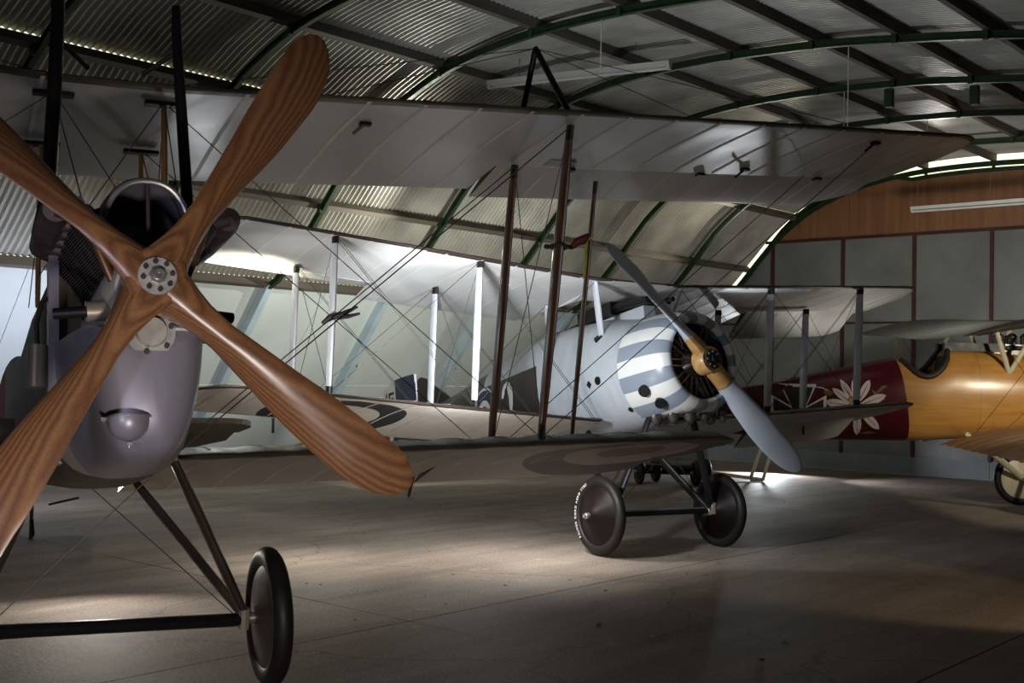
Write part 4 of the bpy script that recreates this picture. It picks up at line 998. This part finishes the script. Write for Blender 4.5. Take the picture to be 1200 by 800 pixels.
# wings
AS = 4.4
zau = lambda x, y: 2.40-.16*(y+1.75)+.055*abs(x)
ale = lambda x: -1.78+tipcurve(x, AS, .8, .5)
def ate(x):
    v = -.22-tipcurve(x, AS, .9, .7)
    if abs(x) < .45: v = -.75
    elif abs(x) < .75: v = -.75+.53*math.sqrt((abs(x)-.45)/.30)
    return v+.02*math.cos(x*2*pi/.33)
rba = sorted([.33*k for k in range(-13, 14)]+[-AS, AS])
AU = Wing(ale, ate, zau, rba, .04, .045)
au = AU.mesh('upper_wing', [(-AS+.004, AS-.004, 0, 1)], ['mauve_green', 'mauve_green'], ab)
for x in rba[1:-1]:
    if abs(x) > .8: AU.tape(x, .02, .05, .96, 'grey_fabric', au)
zal = lambda x, y: .80-.20*(y+.15)+.01*abs(x)
all_ = lambda x: -1.2+tipcurve(x, AS-.3, .5, .4)+.05*abs(x); alt = lambda x: -.15+.07*abs(x)-tipcurve(x, AS-.3, .6, .5)+.018*math.cos(x*2*pi/.33)
for s in (-1, 1):
    rb = sorted([s*(.33+.33*k) for k in range(12)]); W = Wing(all_, alt, zal, rb, .04, .05); x0, x1 = (.34, 3.95) if s > 0 else (-3.95, -.34)
    lw = W.mesh('lower_wing', [(x0, x1, 0, 1)], ['lilac_brown', 'mauve_green'], ab)
    for x in rb[1:-1]: W.tape(x, .02, .05, .96, 'leaf_olive', lw)
    for dy in (-.95, -.02):
        strut('interplane_strut', (s*2.9, -.65, zal(2.9, -.65)+.05), (s*2.9, -1.5 if dy < -.5 else -.55, zau(2.9, -1.5 if dy < -.5 else -.55)), .07, .04, 'strut_cream', ab, .8)
    for q in (-.80, -1.35): strut('cabane_strut', (s*.36, -1.0, 1.74), (s*.45, q, zau(.45, q)), .06, .035, 'strut_cream', ab, .85)
    wheel(ab, (s*.84, -1.67, AG+.383), .38, .055, 'tyre_rubber', 'strut_cream', (1, 0, 0), .05, 'bare_steel')
    strut('undercarriage_leg', (s*.33, -.72, .94), (s*.70, -1.64, AG+.40), .08, .045, 'strut_cream', ab, .9)
    strut('undercarriage_leg', (s*.33, -2.15, 1.05), (s*.70, -1.70, AG+.40), .08, .045, 'strut_cream', ab, .9)
    for a_, b_ in (((s*.36, -.9, .95), (s*2.9, -1.4, zau(2.9, -1.4))), ((s*.40, -.55, .95), (s*2.9, -.6, zau(2.9, -.6))), ((s*.42, -.85, 2.2), (s*2.9, -.65, zal(2.9, -.65)+.06))): rod('bracing_wire', a_, b_, .003, 'wire', ab, 6)
    plate('tailplane', [(s*x, y) for x, y in ((.03, 3.1), (.9, 3.35), (1.4, 3.8), (1.3, 4.2), (.05, 4.25))], .04, 'mauve_green', ab, lambda u, v, o: (u, v, 1.18+o))
mb = MB(); mb.tube([(-.84, -1.67, AG+.383), (.84, -1.67, AG+.383)], .04, 10); mb.build('axle_fairing', 'strut_cream', ab)
plate('fin', [(3.3, 1.3), (3.7, 1.62), (4.15, 1.72), (4.15, 1.0)], .04, 'varnished_ply', ab, xz(0)); plate('rudder', [(4.17, 1.75), (4.4, 1.8), (4.62, 1.6), (4.65, 1.2), (4.5, .9), (4.17, .95)], .035, 'mauve_green', ab, xz(0))
strut('tail_skid', (0, 3.7, .95), (0, 4.3, AG+.01), .06, .04, 'strut_cream', ab, .9)
mb = MB(); mb.box((-.43, -.46, .92), (.02, .12, .05), np.array([[1, 0, 0], [0, .8, -.6], [0, .6, .8]])); mb.build('step', 'strut_cream', ab, False)

# ================================================================== SMALL THINGS
M('cream_paint', (.55, .52, .38), .5, 0, .12, 5); M('fixture_white', (.50, .50, .48), .45, 0, .08, 4)
tr_ = bpy.data.objects.new('tail_trolley', None); COL.objects.link(tr_); tr_.location = (2.45, 18.0, 0); tr_.rotation_euler = (0, 0, -.1); tag(tr_, 'low black trolley on small wheels standing behind the striped biplane', 'trolley')
for x, y in ((-.5, -.25), (-.25, .2), (.33, -.25), (.5, .2)):
    w = wheel(tr_, (x, y, .19), .19, .045, 'tyre_rubber', 'black_enamel', (1, .3, 0), .02)
for y in (-.25, .2): rod('axle', (-.5, y, .19), (.5, y, .19), .03, 'black_enamel', tr_)
mb = MB(); mb.box((0, 0, .27), (.8, .5, .05)); mb.build('platform', 'black_enamel', tr_, False)
sd = bpy.data.objects.new('metal_stand', None); COL.objects.link(sd); sd.location = (3.85, 18.7, 0); tag(sd, 'cream tubular metal stand with raised legs on the floor behind the striped biplane', 'stand')
for a, b in (((-.75, .1, .12), (.1, 0, .03)), ((.1, 0, .03), (.32, .3, .55)), ((-.1, -.05, .06), (.12, .2, .55)), ((-.1, -.05, .03), (.1, 0, .03)), ((.32, .3, .55), (.12, .2, .55))): rod('tube', a, b, .028, 'cream_paint', sd)
# fluorescent battens hung from the roof
def batten(c0, c1, a0, a1, z, label, drops):
    h = lambda c, a: np.array([c*math.cos(PSI)+a*math.sin(PSI), -c*math.sin(PSI)+a*math.cos(PSI)])
    p, q = h(c0, a0), h(c1, a1); m = (p+q)/2; d = q-p; L = np.linalg.norm(d)
    o = bpy.data.objects.new('ceiling_batten', None); COL.objects.link(o); o.location = (m[0], m[1], z); o.rotation_euler = (0, 0, math.atan2(d[1], d[0])); tag(o, label, 'light fitting')
    mb = MB(); mb.box((0, 0, .02), (L, .10, .05)); mb.build('housing', 'fixture_white', o, False)
    mb = MB(); mb.tube([(-L/2+.03, 0, -.03), (L/2-.03, 0, -.03)], .018, 12); mb.build('tube', 'fixture_white', o)
    for s in (-1, 1): mb = MB(); mb.box((s*(L/2-.015), 0, -.02), (.03, .06, .05)); mb.build('end_cap', 'fixture_white', o, False)
    for s in (-1, 1): rod('hanger', (s*L*.32, 0, .04), (s*L*.32, 0, drops-z), .003, 'wire', o, 6)
batten(-7.75, -5.2, 18.6, 18.6, 4.35, 'long white fluorescent fitting hung before the plywood gable', 5.3)
batten(-9.4, -7.2, 10.3, 10.8, 4.98, 'white fluorescent fitting hung under the roof above the king post', 5.28)
# cords hanging from the ribs
for c, a, z0, z1 in ((-5.55, 11.65, 5.15, 4.0), (-6.6, 13.75, 5.2, 4.3), (-6.4, 15.85, 5.2, 4.9), (-7.2, 9.55, 5.2, 4.6), (-5.3, 17.95, 5.1, 4.3)):
    o = rod('hanging_cord', (c, a, z0), (c, a, z1), .006, 'tape_linen', ceiling, 6)
for c, a in ((-6.0, 13.7), (-5.0, 13.75), (-4.9, 15.8)): mb = MB(); mb.box((c, a, pz(c)-.33), (.09, .09, .22)); mb.build('rib_bracket', 'green_steel', ceiling, False)
# dead leaves and grit on the floor
M('dead_leaf', (.25, .2, .11), .7, 0, .4, 20); mb = MB()
for k in range(130):
    x = random.uniform(-2, 6); y = random.uniform(6.2, 17); r = random.uniform(.004, .014) if k > 3 else .024; a = random.uniform(0, 6.3)
    c = np.array([x, y, .004+r*.2]); R = np.array([[math.cos(a), -math.sin(a), 0], [math.sin(a), math.cos(a), 0], [0, 0, 1]])
    mb.box(c, (r*2, r, r*.5), R)
o = mb.build('floor_litter', 'dead_leaf', None, False, 'stuff'); tag(o, 'scattered dead leaf bits and grit on the concrete floor', 'litter')
